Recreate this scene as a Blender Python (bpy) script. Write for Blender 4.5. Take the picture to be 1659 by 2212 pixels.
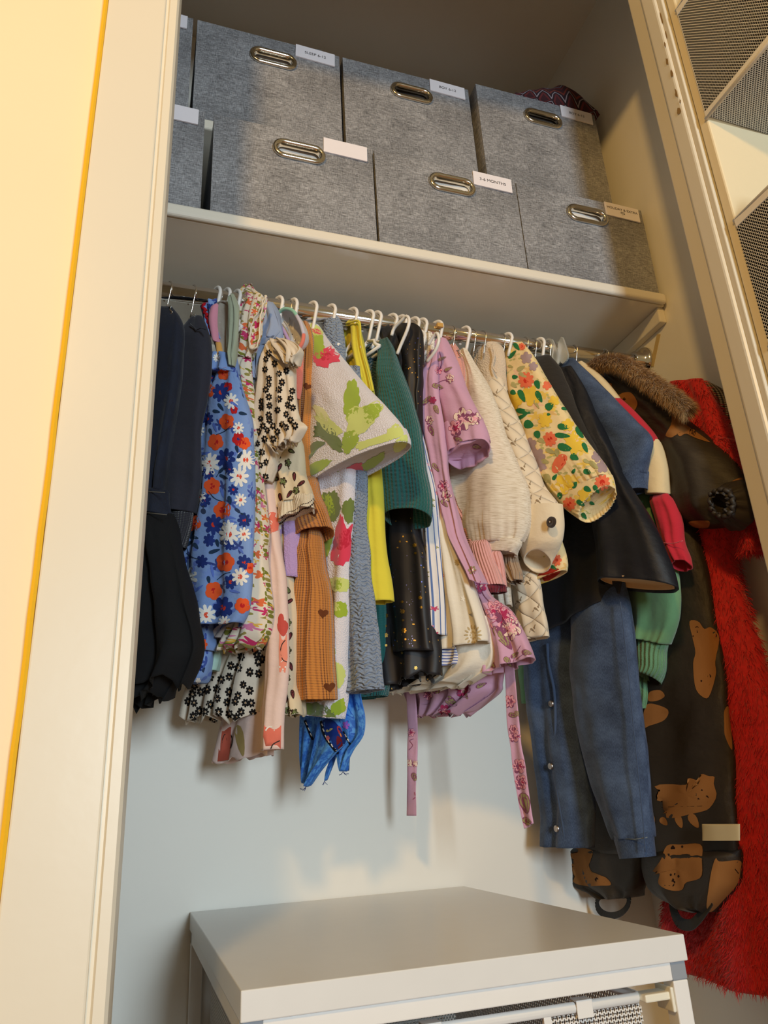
import bpy, bmesh, math, random
import numpy as np
from mathutils import Vector, Matrix, noise
from mathutils.bvhtree import BVHTree

for o in list(bpy.data.objects): bpy.data.objects.remove(o)
scene = bpy.context.scene
COL = scene.collection
random.seed(7); RNG = np.random.default_rng(7)

# ------------------------------------------------------------------ camera
H = 0.85                                   # camera height above the floor
CX, CY, FPX = 829.5, 1106.0, 1607.53
YAW, PITCH, ROLL = 0.330852, 0.366974, -0.053766
_f = np.array([math.sin(YAW)*math.cos(PITCH), math.cos(YAW)*math.cos(PITCH), math.sin(PITCH)])
_r0 = np.array([math.cos(YAW), -math.sin(YAW), 0.0]); _u0 = np.cross(_r0, _f)
_r = math.cos(ROLL)*_r0 + math.sin(ROLL)*_u0
_u = -math.sin(ROLL)*_r0 + math.cos(ROLL)*_u0
cd = bpy.data.cameras.new('camera'); cam = bpy.data.objects.new('camera', cd); COL.objects.link(cam)
cd.sensor_fit = 'VERTICAL'; cd.sensor_height = 36.0; cd.lens = FPX*36.0/2212.0
cd.clip_start = 0.02; cd.clip_end = 60
cam.matrix_world = Matrix(((_r[0], _u[0], -_f[0], 0), (_r[1], _u[1], -_f[1], 0), (_r[2], _u[2], -_f[2], H), (0, 0, 0, 1)))
scene.camera = cam

# ------------------------------------------------------------------ light
scene.view_settings.view_transform = 'Standard'; scene.view_settings.look = 'None'
scene.view_settings.gamma = 1.0; scene.view_settings.use_curve_mapping = False
scene.view_settings.exposure = 0.0
w = bpy.data.worlds.new('room_ambient'); scene.world = w; w.use_nodes = True
w.node_tree.nodes['Background'].inputs[0].default_value = (1.0, 0.73, 0.36, 1)
w.node_tree.nodes['Background'].inputs[1].default_value = 0.24

def add_light(name, kind, loc, aim, energy, color, **kw):
    l = bpy.data.lights.new(name, kind); l.energy = energy; l.color = color
    for k, v in kw.items(): setattr(l, k, v)
    o = bpy.data.objects.new(name, l); COL.objects.link(o); o.location = loc
    d = Vector(aim) - Vector(loc); o.rotation_euler = d.to_track_quat('-Z', 'Y').to_euler()
    return o
# warm ceiling lamp of the room behind the camera
add_light('ceiling_lamp_offscreen', 'POINT', (-0.85, -1.30, 2.65), (0, 0, 0), 130, (1.0, 0.58, 0.17), shadow_soft_size=0.12)
# daylight from the room's window opposite the closet; its soft shadows fall on the closet's back wall
add_light('window_opposite_offscreen', 'AREA', (0.50, -2.60, 1.25), (0.50, 0.0, 1.25), 74, (0.76, 0.91, 1.0), shape='RECTANGLE', size=0.45, size_y=0.95)

# ------------------------------------------------------------------ pixel helpers
def ray(x, y):
    return ((x-CX)/FPX)*_r - ((y-CY)/FPX)*_u + _f
class Plane:
    """Upright plane a garment hangs in: through the rod at X = hx, turned by a degrees."""
    def __init__(s, hx, a, y0=1.19):
        t = math.radians(a); s.n = np.array([math.cos(t), math.sin(t), 0.0]); s.k = s.n@np.array([hx, y0, 0.0])
        s.face = -s.n; s.hx = hx; s.a = a
    def shift(s, d):
        """the parallel plane d metres nearer the viewer's side"""
        q = Plane(s.hx, s.a); q.k = s.k-d; return q
    def __call__(s, x, y):
        d = ray(x, y); p = d*(s.k/(d@s.n)); p = p.copy(); p[2] += H; return p
def onY(x, y, Y):
    d = ray(x, y); p = d*(Y/d[1]); p[2] += H; return p
def onX(x, y, X):
    d = ray(x, y); p = d*(X/d[0]); p[2] += H; return p

# ------------------------------------------------------------------ objects
def tag(o, label=None, cat=None, group=None, kind=None):
    if label: o['label'] = label
    if cat: o['category'] = cat
    if group: o['group'] = group
    if kind: o['kind'] = kind
    return o
def empty(name, loc, label=None, cat=None, group=None):
    o = bpy.data.objects.new(name, None); COL.objects.link(o); o.location = loc; o.empty_display_size = 0.05
    o.matrix_world = Matrix.Translation(loc)
    return tag(o, label, cat, group)
def wloc(o):
    v = Vector((0, 0, 0))
    while o is not None: v += o.location; o = o.parent
    return v
def mesh(name, verts, faces, mat, parent=None, uv=None, smooth=False, mi=None):
    me = bpy.data.meshes.new(name)
    verts = np.asarray(verts, float)
    off = np.array(wloc(parent)) if parent else np.zeros(3)
    me.from_pydata((verts-off).tolist(), [], faces)
    mats = mat if isinstance(mat, (list, tuple)) else [mat]
    for m in mats: me.materials.append(m)
    if mi is not None: me.polygons.foreach_set('material_index', mi)
    if smooth: me.polygons.foreach_set('use_smooth', [True]*len(me.polygons))
    if uv is not None:
        lay = me.uv_layers.new(name='UVMap'); li = np.zeros(len(me.loops), int); me.loops.foreach_get('vertex_index', li)
        if isinstance(uv, dict): a = np.asarray(uv['loop'], float)
        else: a = np.asarray(uv, float)[li]
        lay.data.foreach_set('uv', a.ravel())
    me.update()
    o = bpy.data.objects.new(name, me); COL.objects.link(o)
    if parent: o.parent = parent
    return o
class MB:
    """collects boxes, tubes and plates into one mesh"""
    def __init__(s): s.v = []; s.f = []
    def add(s, v, f):
        n = len(s.v); s.v += [tuple(p) for p in v]; s.f += [tuple(i+n for i in q) for q in f]; return s
    def box(s, x0, x1, y0, y1, z0, z1):
        v = [(x, y, z) for x in (x0, x1) for y in (y0, y1) for z in (z0, z1)]
        return s.add(v, [(0, 1, 3, 2), (4, 6, 7, 5), (0, 4, 5, 1), (2, 3, 7, 6), (0, 2, 6, 4), (1, 5, 7, 3)])
    def tube(s, pts, r, n=10, closed=False, cap=True):
        pts = [np.asarray(p, float) for p in pts]; m = len(pts)
        rr = r if isinstance(r, (list, tuple, np.ndarray)) else [r]*m
        T = []
        for i in range(m):
            a = pts[(i-1) % m] if (closed or i > 0) else pts[i]; b = pts[(i+1) % m] if (closed or i < m-1) else pts[i]
            t = b-a; T.append(t/(np.linalg.norm(t)+1e-12))
        ref = np.array([0, 0, 1.0]) if abs(T[0][2]) < .9 else np.array([1.0, 0, 0])
        u = np.cross(T[0], ref); u /= np.linalg.norm(u); V = []; F = []
        for i in range(m):
            u = u - T[i]*(u@T[i]); u /= np.linalg.norm(u); w_ = np.cross(T[i], u)
            for k in range(n):
                a = 2*math.pi*k/n; V.append(pts[i]+rr[i]*(math.cos(a)*u+math.sin(a)*w_))
        for i in range(m if closed else m-1):
            j = (i+1) % m
            for k in range(n):
                l = (k+1) % n; F.append((i*n+k, i*n+l, j*n+l, j*n+k))
        if cap and not closed:
            F.append(tuple(range(n-1, -1, -1))); F.append(tuple((m-1)*n+k for k in range(n)))
        return s.add(V, F)
    def bar(s, a, b, w_, t, n):
        """flat bar from a to b: width w_ across, thickness t along normal n"""
        a = np.asarray(a, float); b = np.asarray(b, float); n = np.asarray(n, float); n = n/np.linalg.norm(n)
        d = b-a; d /= np.linalg.norm(d); c = np.cross(d, n)*w_/2; h = n*t/2
        v = [a-c-h, a+c-h, a+c+h, a-c+h, b-c-h, b+c-h, b+c+h, b-c+h]
        return s.add(v, [(0, 3, 2, 1), (4, 5, 6, 7), (0, 1, 5, 4), (1, 2, 6, 5), (2, 3, 7, 6), (3, 0, 4, 7)])
    def build(s, name, mat, parent=None, smooth=False):
        return mesh(name, s.v, s.f, mat, parent, smooth=smooth)
def bevel(o, w_, seg=2):
    m = o.modifiers.new('bevel', 'BEVEL'); m.width = w_; m.segments = seg; m.limit_method = 'ANGLE'; return o

# ------------------------------------------------------------------ materials
def lin(c):
    return tuple((v/12.92 if v <= .04045 else ((v+.055)/1.055)**2.4) for v in (x/255.0 for x in c))
class NT:
    def __init__(s, name):
        s.m = bpy.data.materials.new(name); s.m.use_nodes = True; s.t = s.m.node_tree; s.t.nodes.clear()
        s.out = s.n('ShaderNodeOutputMaterial'); s.p = s.n('ShaderNodeBsdfPrincipled'); s.l(s.p.outputs[0], s.out.inputs[0])
        s._uv = None
    def n(s, t, **kw):
        x = s.t.nodes.new(t)
        for k, v in kw.items(): setattr(x, k, v)
        return x
    def l(s, a, b): s.t.links.new(a, b)
    def val(s, x, sock):
        if isinstance(x, (int, float)): sock.default_value = x
        elif isinstance(x, tuple): sock.default_value = (*x, 1) if len(x) == 3 and len(sock.default_value) == 4 else x
        else: s.l(x, sock)
    def uv(s, sx=1, sy=1, rot=0):
        if s._uv is None: s._uv = s.n('ShaderNodeTexCoord').outputs['UV']
        mp = s.n('ShaderNodeMapping'); s.l(s._uv, mp.inputs[0]); mp.inputs['Scale'].default_value = (sx, sy, 1); mp.inputs['Rotation'].default_value = (0, 0, rot)
        return mp.outputs[0]
    def obj(s, sx=1, sy=None, sz=None):
        tc = s.n('ShaderNodeTexCoord').outputs['Object']; mp = s.n('ShaderNodeMapping'); s.l(tc, mp.inputs[0])
        mp.inputs['Scale'].default_value = (sx, sx if sy is None else sy, sx if sz is None else sz); return mp.outputs[0]
    def math(s, op, a, b=0.0, c=None):
        x = s.n('ShaderNodeMath', operation=op); s.val(a, x.inputs[0]); s.val(b, x.inputs[1])
        if c is not None: s.val(c, x.inputs[2])
        return x.outputs[0]
    def noise(s, vec, scale=1, detail=2, rough=.5):
        x = s.n('ShaderNodeTexNoise'); s.l(vec, x.inputs['Vector']); x.inputs['Scale'].default_value = scale
        x.inputs['Detail'].default_value = detail; x.inputs['Roughness'].default_value = rough; return x.outputs['Fac']
    def voro(s, vec, scale=1, feature='F1', rnd=1.0):
        x = s.n('ShaderNodeTexVoronoi', feature=feature, voronoi_dimensions='2D'); s.l(vec, x.inputs['Vector'])
        x.inputs['Scale'].default_value = scale; x.inputs['Randomness'].default_value = rnd; return x
    def ramp(s, fac, stops, interp='LINEAR'):
        x = s.n('ShaderNodeValToRGB'); x.color_ramp.interpolation = interp; e = x.color_ramp.elements
        while len(e) < len(stops): e.new(.5)
        for i, (p, c) in enumerate(stops): e[i].position = p; e[i].color = (*c, 1)
        s.val(fac, x.inputs[0]); return x.outputs[0]
    def mix(s, fac, a, b, mode='MIX'):
        x = s.n('ShaderNodeMix', data_type='RGBA', blend_type=mode); s.val(fac, x.inputs[0]); s.val(a, x.inputs[6]); s.val(b, x.inputs[7]); return x.outputs[2]
    def sep(s, v):
        x = s.n('ShaderNodeSeparateXYZ'); s.l(v, x.inputs[0]); return x.outputs
    def bump(s, h, strength=.3, dist=.001, prev=None):
        x = s.n('ShaderNodeBump'); x.inputs['Strength'].default_value = strength; x.inputs['Distance'].default_value = dist
        s.val(h, x.inputs['Height'])
        if prev is not None: s.l(prev, x.inputs['Normal'])
        s.l(x.outputs[0], s.p.inputs['Normal']); return x.outputs[0]
    def fin(s, col, rough=.8, metal=0, spec=.5, sheen=0):
        s.val(col, s.p.inputs['Base Color']); s.p.inputs['Roughness'].default_value = rough; s.p.inputs['Metallic'].default_value = metal
        s.p.inputs['Specular IOR Level'].default_value = spec; s.p.inputs['Sheen Weight'].default_value = sheen; return s.m

def m_paint(name, c, rough=.55, bump=.15, scale=60, var=.04):
    k = NT(name); n = k.noise(k.obj(), 3, 4); c = lin(c)
    col = k.mix(n, tuple(v*(1-var) for v in c), tuple(min(1, v*(1+var)) for v in c))
    k.bump(k.noise(k.obj(), scale, 3), bump, .0015); return k.fin(col, rough)
def m_plain(name, c, rough=.5, metal=0, spec=.5):
    k = NT(name); n = k.noise(k.obj(), 40, 2); c = lin(c)
    return k.fin(k.mix(n, tuple(v*.96 for v in c), c), rough, metal, spec)
def m_fabric(name, c, weave=900, var=.12, rough=.9, bump=.25, sheen=.15, c2=None, big=18):
    """plain woven cloth: thread-scale bump and a soft blotchy tone"""
    k = NT(name); u = k.uv(); c = lin(c); c2 = lin(c2) if c2 else tuple(v*(1-var) for v in c)
    n = k.noise(u, big, 3); col = k.mix(n, c2, c)
    b = k.bump(k.noise(u, 45, 4), .5, .004); k.bump(k.noise(u, weave, 1), bump, .0006, b)
    return k.fin(col, rough, sheen=sheen)
def m_rib(name, c, pitch=.005, cross=.004, depth=.002, var=.3, c2=None, strength=.9):
    """rib or waffle knit: ridges run along v, short rows across"""
    k = NT(name); x, y, _ = k.sep(k.uv()); c = lin(c); c2 = lin(c2) if c2 else tuple(v*(1-var) for v in c)
    a = k.math('SINE', k.math('MULTIPLY', x, 2*math.pi/pitch)); b = k.math('SINE', k.math('MULTIPLY', y, 2*math.pi/cross))
    h = k.math('ADD', k.math('MULTIPLY', a, .5), k.math('MULTIPLY', b, .22)); h = k.math('ADD', h, k.math('MULTIPLY', k.noise(k.uv(), 700, 2), .5))
    col = k.mix(k.noise(k.uv(), 30, 3), tuple(.8*a_+.2*b_ for a_, b_ in zip(c, c2)), c); b0 = k.bump(k.noise(k.uv(), 40, 3), .4, .004); k.bump(h, strength, depth, b0)
    return k.fin(col, .95, sheen=.25)
def m_terry(name, c, var=.15, scale=420, c2=None):
    k = NT(name); v = k.voro(k.uv(), scale); c = lin(c); c2 = lin(c2) if c2 else tuple(x*(1-var) for x in c)
    col = k.mix(k.noise(k.uv(), 30, 3), c2, c); b0 = k.bump(k.noise(k.uv(), 40, 3), .4, .004); k.bump(v.outputs['Distance'], .6, .002, b0)
    return k.fin(col, .97, sheen=.4)
def m_denim(name, c, c2, scale=16):
    k = NT(name); u = k.uv(); c = lin(c); c2 = lin(c2)
    n = k.noise(u, scale, 5, .6); t = k.noise(k.uv(1400, 260, .6), 1, 1); f = k.math('MULTIPLY_ADD', k.math('SUBTRACT', t, .5), .6, n)
    b0 = k.bump(k.noise(u, 35, 4), .5, .004); k.bump(t, .35, .0006, b0); return k.fin(k.ramp(f, [(.3, c), (.7, c2)]), .85, sheen=.1)
def flower_layer(k, scale, n, r, petal, rnd=.8, off=0.0):
    """node flower scatter: returns mask, centre mask and a random value per flower"""
    u = k.uv(1, 1); ad = k.n('ShaderNodeVectorMath', operation='ADD'); k.l(u, ad.inputs[0]); ad.inputs[1].default_value = (off, off*1.7, 0)
    v = k.voro(ad.outputs[0], scale, rnd=rnd); sc = k.n('ShaderNodeVectorMath', operation='SCALE'); k.l(ad.outputs[0], sc.inputs[0]); sc.inputs['Scale'].default_value = scale
    ps = k.n('ShaderNodeVectorMath', operation='SUBTRACT'); k.l(ad.outputs[0], ps.inputs[0]); k.l(v.outputs['Position'], ps.inputs[1])
    x, y, _ = k.sep(ps.outputs[0]); rnd_ = k.sep(v.outputs['Color'])[0]
    ang = k.math('ADD', k.math('ARCTAN2', y, x), k.math('MULTIPLY', rnd_, 6.0)); pr = k.math('MULTIPLY_ADD', k.math('COSINE', k.math('MULTIPLY', ang, float(n))), petal, 1-petal)
    d = k.math('MULTIPLY', k.math('SQRT', k.math('ADD', k.math('MULTIPLY', x, x), k.math('MULTIPLY', y, y))), 1.0/r)
    return k.math('LESS_THAN', d, pr), k.math('LESS_THAN', d, .28), rnd_
def m_print(name, base, layers, var=.06, weave=900, rough=.88, ribs=None):
    """printed cloth; layers = (scale, petals, radius m, petal depth, colours, centre colour, share of cells)"""
    k = NT(name); u = k.uv(); c = lin(base); col = k.mix(k.noise(u, 20, 3), tuple(v*(1-var) for v in c), c)
    for i, (scale, n, r, petal, cols, ctr, share) in enumerate(layers):
        m, cm, rv = flower_layer(k, scale, n, r, petal, off=.137*i+.05)
        st = [(j/len(cols)*share, lin(cc)) for j, cc in enumerate(cols)]
        fc = k.ramp(rv, st, 'CONSTANT'); m = k.math('MULTIPLY', m, k.math('LESS_THAN', rv, share)); col = k.mix(m, col, fc)
        if ctr: col = k.mix(k.math('MULTIPLY', cm, k.math('LESS_THAN', rv, share)), col, lin(ctr))
    b0 = k.bump(k.noise(u, 45, 4), .5, .004); k.bump(k.noise(u, weave, 1), .2, .0006, b0)
    return k.fin(col, rough, sheen=.1)
def m_stripe(name, base, stripe, pitch, width, axis=0, layers=()):
    k = NT(name); s_ = k.sep(k.uv()); x = s_[axis]; c = lin(base)
    f = k.math('LESS_THAN', k.math('FRACT', k.math('MULTIPLY', x, 1/pitch)), width); col = k.mix(f, c, lin(stripe))
    for i, (scale, n, r, petal, cols, ctr, share) in enumerate(layers):
        m, cm, rv = flower_layer(k, scale, n, r, petal, off=.11*i+.03); fc = k.ramp(rv, [(j/len(cols)*share, lin(cc)) for j, cc in enumerate(cols)], 'CONSTANT')
        col = k.mix(k.math('MULTIPLY', m, k.math('LESS_THAN', rv, share)), col, fc)
    k.bump(k.noise(k.uv(), 45, 4), .5, .004); return k.fin(col, .9, sheen=.1)

# ================================================================== the closet
YB, XR, YS, ZS = 1.48, 1.05, 1.074, H+0.996       # back wall, right wall, shelf front edge, shelf top
YF0, YF1 = 0.766, 0.851                           # front wall: room face, closet face
P_WALL = m_paint('cream_wall_paint', (240, 237, 228), .5, .12, 70)
P_ROOM = m_paint('yellow_cream_wall_paint', (243, 228, 192), .6, .2, 90)
P_TRIM = m_paint('gloss_trim_paint', (228, 221, 203), .35, .12, 40)
P_SHELF = m_paint('gloss_shelf_paint', (232, 227, 214), .22, .12, 45)
P_EDGE = P_SHELF
P_SEAM = m_paint('yellow_caulk', (255, 196, 40), .4, .3, 120)
P_FLOOR = NT('wood_floor'); _n = P_FLOOR.noise(P_FLOOR.obj(2, 30, 2), 3, 4); P_FLOOR = P_FLOOR.fin(P_FLOOR.ramp(_n, [(.3, lin((120, 82, 50))), (.7, lin((158, 114, 72)))]), .4)
P_CHIP = m_plain('bare_wood_chip', (150, 120, 70), .8)
P_TAPE = m_plain('masking_tape', (205, 182, 128), .6)

def struct(name, mb, mat, parent=None, **kw):
    o = mb.build(name, mat, parent, **kw)
    if parent is None: o['kind'] = 'structure'
    return o
struct('floor', MB().box(-2.2, 2.6, -2.6, YB, -.05, 0), P_FLOOR)
struct('ceiling', MB().box(-.62, XR+.1, YF0, YB+.1, H+1.95, H+2.05), P_WALL)
struct('wall_back', MB().box(-.70, XR+.1, YB, YB+.1, 0, H+1.95), P_WALL)
wr = struct('wall_right', MB().box(XR, XR+.1, YF1, YB, 0, H+1.95), P_WALL)
struct('wall_left', MB().box(-.70, -.60, YF1, YB, 0, H+1.95), P_WALL)
struct('wall_front', MB().box(-2.2, -.125*.75, YF0, YF1, 0, H+1.95), P_ROOM)
struct('wall_header', MB().box(-.0938, XR+.1, YF0, YF1, H+1.575, H+1.95), P_ROOM)
struct('wall_front_right', MB().box(.93, XR+.10, YF0+.01, YF1, 0, H+1.575), P_ROOM)

# left casing: flat board, bright caulk seam on its outer edge, stepped moulding on its inner edge
t1 = struct('trim_1', MB().box(-.0935, -.0205, .748, YF1, 0, H+1.575), P_TRIM); bevel(t1, .002)
m = MB(); prof = [(-.0935, .748), (-.0960, .7455), (-.0990, .7475), (-.1000, .766), (-.0935, .766)]
zz = np.linspace(0, H+1.575, 60); V = []; F = []
for z in zz:
    j = .0009*noise.noise(Vector((3, 1, z*14)))
    V += [(x+j, y+j, z) for x, y in prof]
n = len(prof)
for i in range(len(zz)-1):
    for k_ in range(n): F.append((i*n+k_, i*n+(k_+1) % n, (i+1)*n+(k_+1) % n, (i+1)*n+k_))
mesh('caulk_seam', V, F, P_SEAM, t1)
m = MB(); prof = [(-.0205, .752), (-.0170, .752), (-.0150, .7485), (-.0060, .7485), (-.0030, .752), (-.0012, .760), (0, .768), (0, YF1), (-.0205, YF1)]
V = []; F = []; n = len(prof)
for z in (0, H+1.575): V += [(x, y, z) for x, y in prof]
for k_ in range(n): F.append((k_, (k_+1) % n, n+(k_+1) % n, n+k_))
mesh('moulding', V, F, P_TRIM, t1)
# right jamb: flat reveal, raised rounded stop with worn paint
t2 = struct('trim_2', MB().box(.90, .93, .814, YF1, 0, H+1.575), P_TRIM); bevel(t2, .003)
s_ = bevel(MB().box(.893, .93, .778, .8145, 0, H+1.575).build('door_stop', P_TRIM, t2), .006, 3)
s2 = bevel(MB().box(.897, .93, .7665, .7785, 0, H+1.575).build('jamb_edge', P_TRIM, t2), .002)
for (z, y, h_, w_) in ((1.29, .786, .020, .007), (1.255, .783, .016, .008), (1.205, .784, .022, .006), (1.165, .788, .018, .010), (1.33, .781, .012, .004), (1.18, .78, .008, .004), (1.40, .777, .03, .004), (1.35, .776, .02, .003)):
    V = []; k_ = 10
    for q in range(k_):
        a = 2*math.pi*q/k_; rr = 1+.35*random.uniform(-1, 1); V.append((.8922 if y > .779 else .8962, y+math.cos(a)*w_*rr*.5, H+z+math.sin(a)*h_*rr*.5))
    mesh('paint_chip', V, [tuple(range(k_-1, -1, -1))], P_CHIP, t2)
# shelf, cleats, upper shelf
sh = struct('shelf_board', MB().box(-.60, XR-.005, YS+.014, YB, ZS-.024, ZS), P_SHELF)
bevel(MB().box(-.60, XR-.005, YS, YS+.014, ZS-.025, ZS+.0005).build('front_edge', P_EDGE, sh), .007, 4)
tag(sh, 'deep cream gloss shelf above the clothes rod, carrying the lower boxes', 'shelf'); del sh['kind']
us = struct('shelf_board', MB().box(-.60, XR-.005, 1.155, YB, H+1.275, H+1.30), P_EDGE); bevel(us, .005, 3)
tag(us, 'narrow cream upper shelf hidden under the back boxes', 'shelf'); del us['kind']
cl = struct('trim_3', MB().box(XR-.018, XR, YS+.02, YB, ZS-.062, ZS-.0242), P_SHELF); bevel(cl, .003)
struct('trim_4', MB().box(-.60, XR-.018, YB-.018, YB, ZS-.062, ZS-.0242), P_SHELF)
# strip of old tape on the right wall beside the rod flange
tp = MB().bar(onX(1423, 722, XR-.0006), onX(1408, 792, XR-.0006), .012, .001, (1, 0, 0)).build('tape_strip', P_TAPE); tag(tp, 'strip of old tape on the wall beside the rod end', 'tape')

# ------------------------------------------------------------------ rod
k = NT('chrome'); CHROME = k.fin((.78, .77, .75), .10, 1.0)
YR, ZR, RR = 1.19, H+.893, .0165
rod = empty('clothes_rod', (.22, YR, ZR), 'chrome telescoping clothes rod with round wall flange under the shelf', 'clothes rod')
MB().tube([(-.60, YR, ZR), (.560, YR, ZR), (.575, YR, ZR), (.583, YR, ZR)], [RR, RR, RR*.97, RR*.86], 40).build('outer_tube', CHROME, rod, True)
MB().tube([(.50, YR, ZR), (XR, YR, ZR)], RR*.84, 40).build('inner_tube', CHROME, rod, True)
V = [(XR-.0005, 0), (XR-.0005, .034), (XR-.004, .0335), (XR-.010, .028), (XR-.013, .022), (XR-.030, .0205), (XR-.031, .019), (XR-.031, .014)]
vv = []; ff = []; N_ = 40
for (x, r_) in V:
    for q in range(N_): a = 2*math.pi*q/N_; vv.append((x, YR+r_*math.cos(a), ZR+r_*math.sin(a)))
for i in range(len(V)-1):
    for q in range(N_): ff.append((i*N_+q, i*N_+(q+1) % N_, (i+1)*N_+(q+1) % N_, (i+1)*N_+q))
mesh('wall_flange', vv, ff, CHROME, rod, smooth=True)

# ------------------------------------------------------------------ storage boxes
def m_linen(name, c, c2):
    k = NT(name); o = k.obj(1)
    a = k.noise(k.obj(70, 70, 1500), 1, 3); b = k.noise(k.obj(1500, 1500, 110), 1, 2); g = k.noise(o, 9, 3)
    f = k.math('ADD', k.math('MULTIPLY', a, .62), k.math('MULTIPLY', b, .38)); f = k.math('MULTIPLY_ADD', k.math('SUBTRACT', g, .5), .18, f)
    k.bump(f, .5, .0012); return k.fin(k.ramp(f, [(.36, lin(c)), (.50, lin(tuple((x+y)/2 for x, y in zip(c, c2)))), (.64, lin(c2))]), .42, 0, .6)
LINEN = m_linen('grey_linen_weave', (78, 79, 83), (188, 190, 196))
CARD = m_plain('white_card', (242, 238, 246), .6); INK = m_plain('black_ink', (40, 36, 36), .6)
NICKEL = NT('brushed_nickel').fin((.72, .68, .60), .16, 1.0)
LINING = m_fabric('white_box_lining', (205, 202, 196))
def oval(hw, hh, n):
    """stadium outline, n points"""
    P = []; L = 2*(hw-hh); C = math.pi*hh; T = 2*L+2*C
    for i in range(n):
        s = T*i/n
        if s < C: a = -math.pi/2+s/hh; P.append((L/2+hh*math.cos(a), hh*math.sin(a)))
        elif s < C+L: P.append((L/2-(s-C), hh))
        elif s < 2*C+L: a = math.pi/2+(s-C-L)/hh; P.append((-L/2+hh*math.cos(a), hh*math.sin(a)))
        else: P.append((-L/2+(s-2*C-L), -hh))
    return P
def textmesh(txt, size, mat, parent, origin, ang, ux, nrm, name='lettering'):
    cu = bpy.data.curves.new(name, 'FONT'); cu.body = txt; cu.size = size; cu.align_x = 'CENTER'; cu.align_y = 'CENTER'; cu.space_line = 1.0
    o = bpy.data.objects.new(name, cu); COL.objects.link(o); bpy.context.view_layer.update()
    me = bpy.data.meshes.new_from_object(o.evaluated_get(bpy.context.evaluated_depsgraph_get())); bpy.data.objects.remove(o)
    v = np.zeros(len(me.vertices)*3); me.vertices.foreach_get('co', v); v = v.reshape(-1, 3)
    ux = np.array(ux); uz = np.array([0, 0, 1.0]); c, s = math.cos(ang), math.sin(ang)
    W_ = np.array(origin)+np.outer(v[:, 0]*c-v[:, 1]*s, ux)+np.outer(v[:, 0]*s+v[:, 1]*c, uz)
    f = [tuple(p.vertices) for p in me.polygons]; return mesh(name, W_, f, mat, parent)
def storage_box(x0, w_, y0, z0, label, text, hole, h_=.24, dep=.29, ry=0.0, ltilt=0.0, lab=True):
    root = empty('storage_box', (x0+w_/2, y0+dep/2, z0), label, 'box', 'grey fabric storage boxes on the closet shelves')
    t = .005; hx, hz = x0+w_*.52, z0+h_*.775; n = 48; ov = oval(.0440, .0150, n)
    # front panel with an oval hole: rectangle loop matched to the oval by angle
    V = []; F = []
    rect = []
    for px, pz in ov:
        a = math.atan2(pz*1.5, px); dx, dz = math.cos(a), math.sin(a)
        s = min([((x0+w_-hx) if dx > 0 else (hx-x0))/abs(dx) if abs(dx) > 1e-6 else 9, ((z0+h_-hz) if dz > 0 else (hz-z0))/abs(dz) if abs(dz) > 1e-6 else 9])
        rect.append([hx+dx*s, hz+dz*s])
    for cx_, cz_ in ((x0, z0), (x0+w_, z0), (x0, z0+h_), (x0+w_, z0+h_)):     # pull the nearest loop point into each corner
        j = min(range(n), key=lambda i: (rect[i][0]-cx_)**2+(rect[i][1]-cz_)**2); rect[j] = [cx_, cz_]
    bulge = lambda x, z: -.003*max(0, 1-((x-x0-w_/2)/(w_/2))**2)*max(0, 1-((z-z0-h_/2)/(h_/2))**2)
    for yy in (y0, y0+t):
        for (px, pz) in ov: V.append((hx+px, yy+bulge(hx+px, hz+pz), hz+pz))
        for (px, pz) in rect: V.append(((hx+px_ if False else px), yy, pz))
    for i in range(n):
        j = (i+1) % n; F += [(i, n+i, n+j, j), (2*n+i, 2*n+j, 3*n+j, 3*n+i), (i, j, 2*n+j, 2*n+i), (n+i, 3*n+i, 3*n+j, n+j)]
    fp = mesh('front_panel', V, F, LINEN, root)
    b = MB(); b.box(x0, x0+t, y0+t, y0+dep, z0, z0+h_); b.box(x0+w_-t, x0+w_, y0+t, y0+dep, z0, z0+h_); b.box(x0+t, x0+w_-t, y0+dep-t, y0+dep, z0, z0+h_); b.box(x0+t, x0+w_-t, y0+t, y0+dep-t, z0, z0+.006)
    bevel(b.build('body', LINEN, root), .0015)
    # metal grommet
    pr = [(.0, .0), (.0006, -.0030), (-.0012, -.0052), (-.0045, -.0064), (-.0080, -.0052), (-.0100, -.0015), (-.0104, .007)]
    vv = []; ff = []
    for (dr, dy) in pr:
        for (px, pz) in oval(.0520+dr, .0225+dr, 56): vv.append((hx+px, y0-.0035+dy, hz+pz))
    for i in range(len(pr)-1):
        for q in range(56): ff.append((i*56+q, i*56+(q+1) % 56, (i+1)*56+(q+1) % 56, (i+1)*56+q))
    mesh('handle_grommet', vv, ff, NICKEL, root, smooth=True)
    if lab:
        lw, lh = .090, .037; lx, lz = x0+w_-.012-lw/2, z0+h_-.021; c, s = math.cos(ltilt), math.sin(ltilt)
        vv = []
        for yy in (y0-.0016, y0-.0042):
            for (a, bb) in ((-lw/2, -lh/2), (lw/2, -lh/2), (lw/2, lh/2), (-lw/2, lh/2)): vv.append((lx+a*c-bb*s, yy, lz+a*s+bb*c))
        cd_ = mesh('label_card', vv, [(0, 3, 2, 1), (4, 5, 6, 7), (0, 1, 5, 4), (1, 2, 6, 5), (2, 3, 7, 6), (3, 0, 4, 7)], CARD, root)
        if text: textmesh(text, .0108 if len(text) < 12 else .0095, INK, cd_, (lx, y0-.0046, lz), ltilt, (1, 0, 0), None)
    return root, hx, hz
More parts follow.
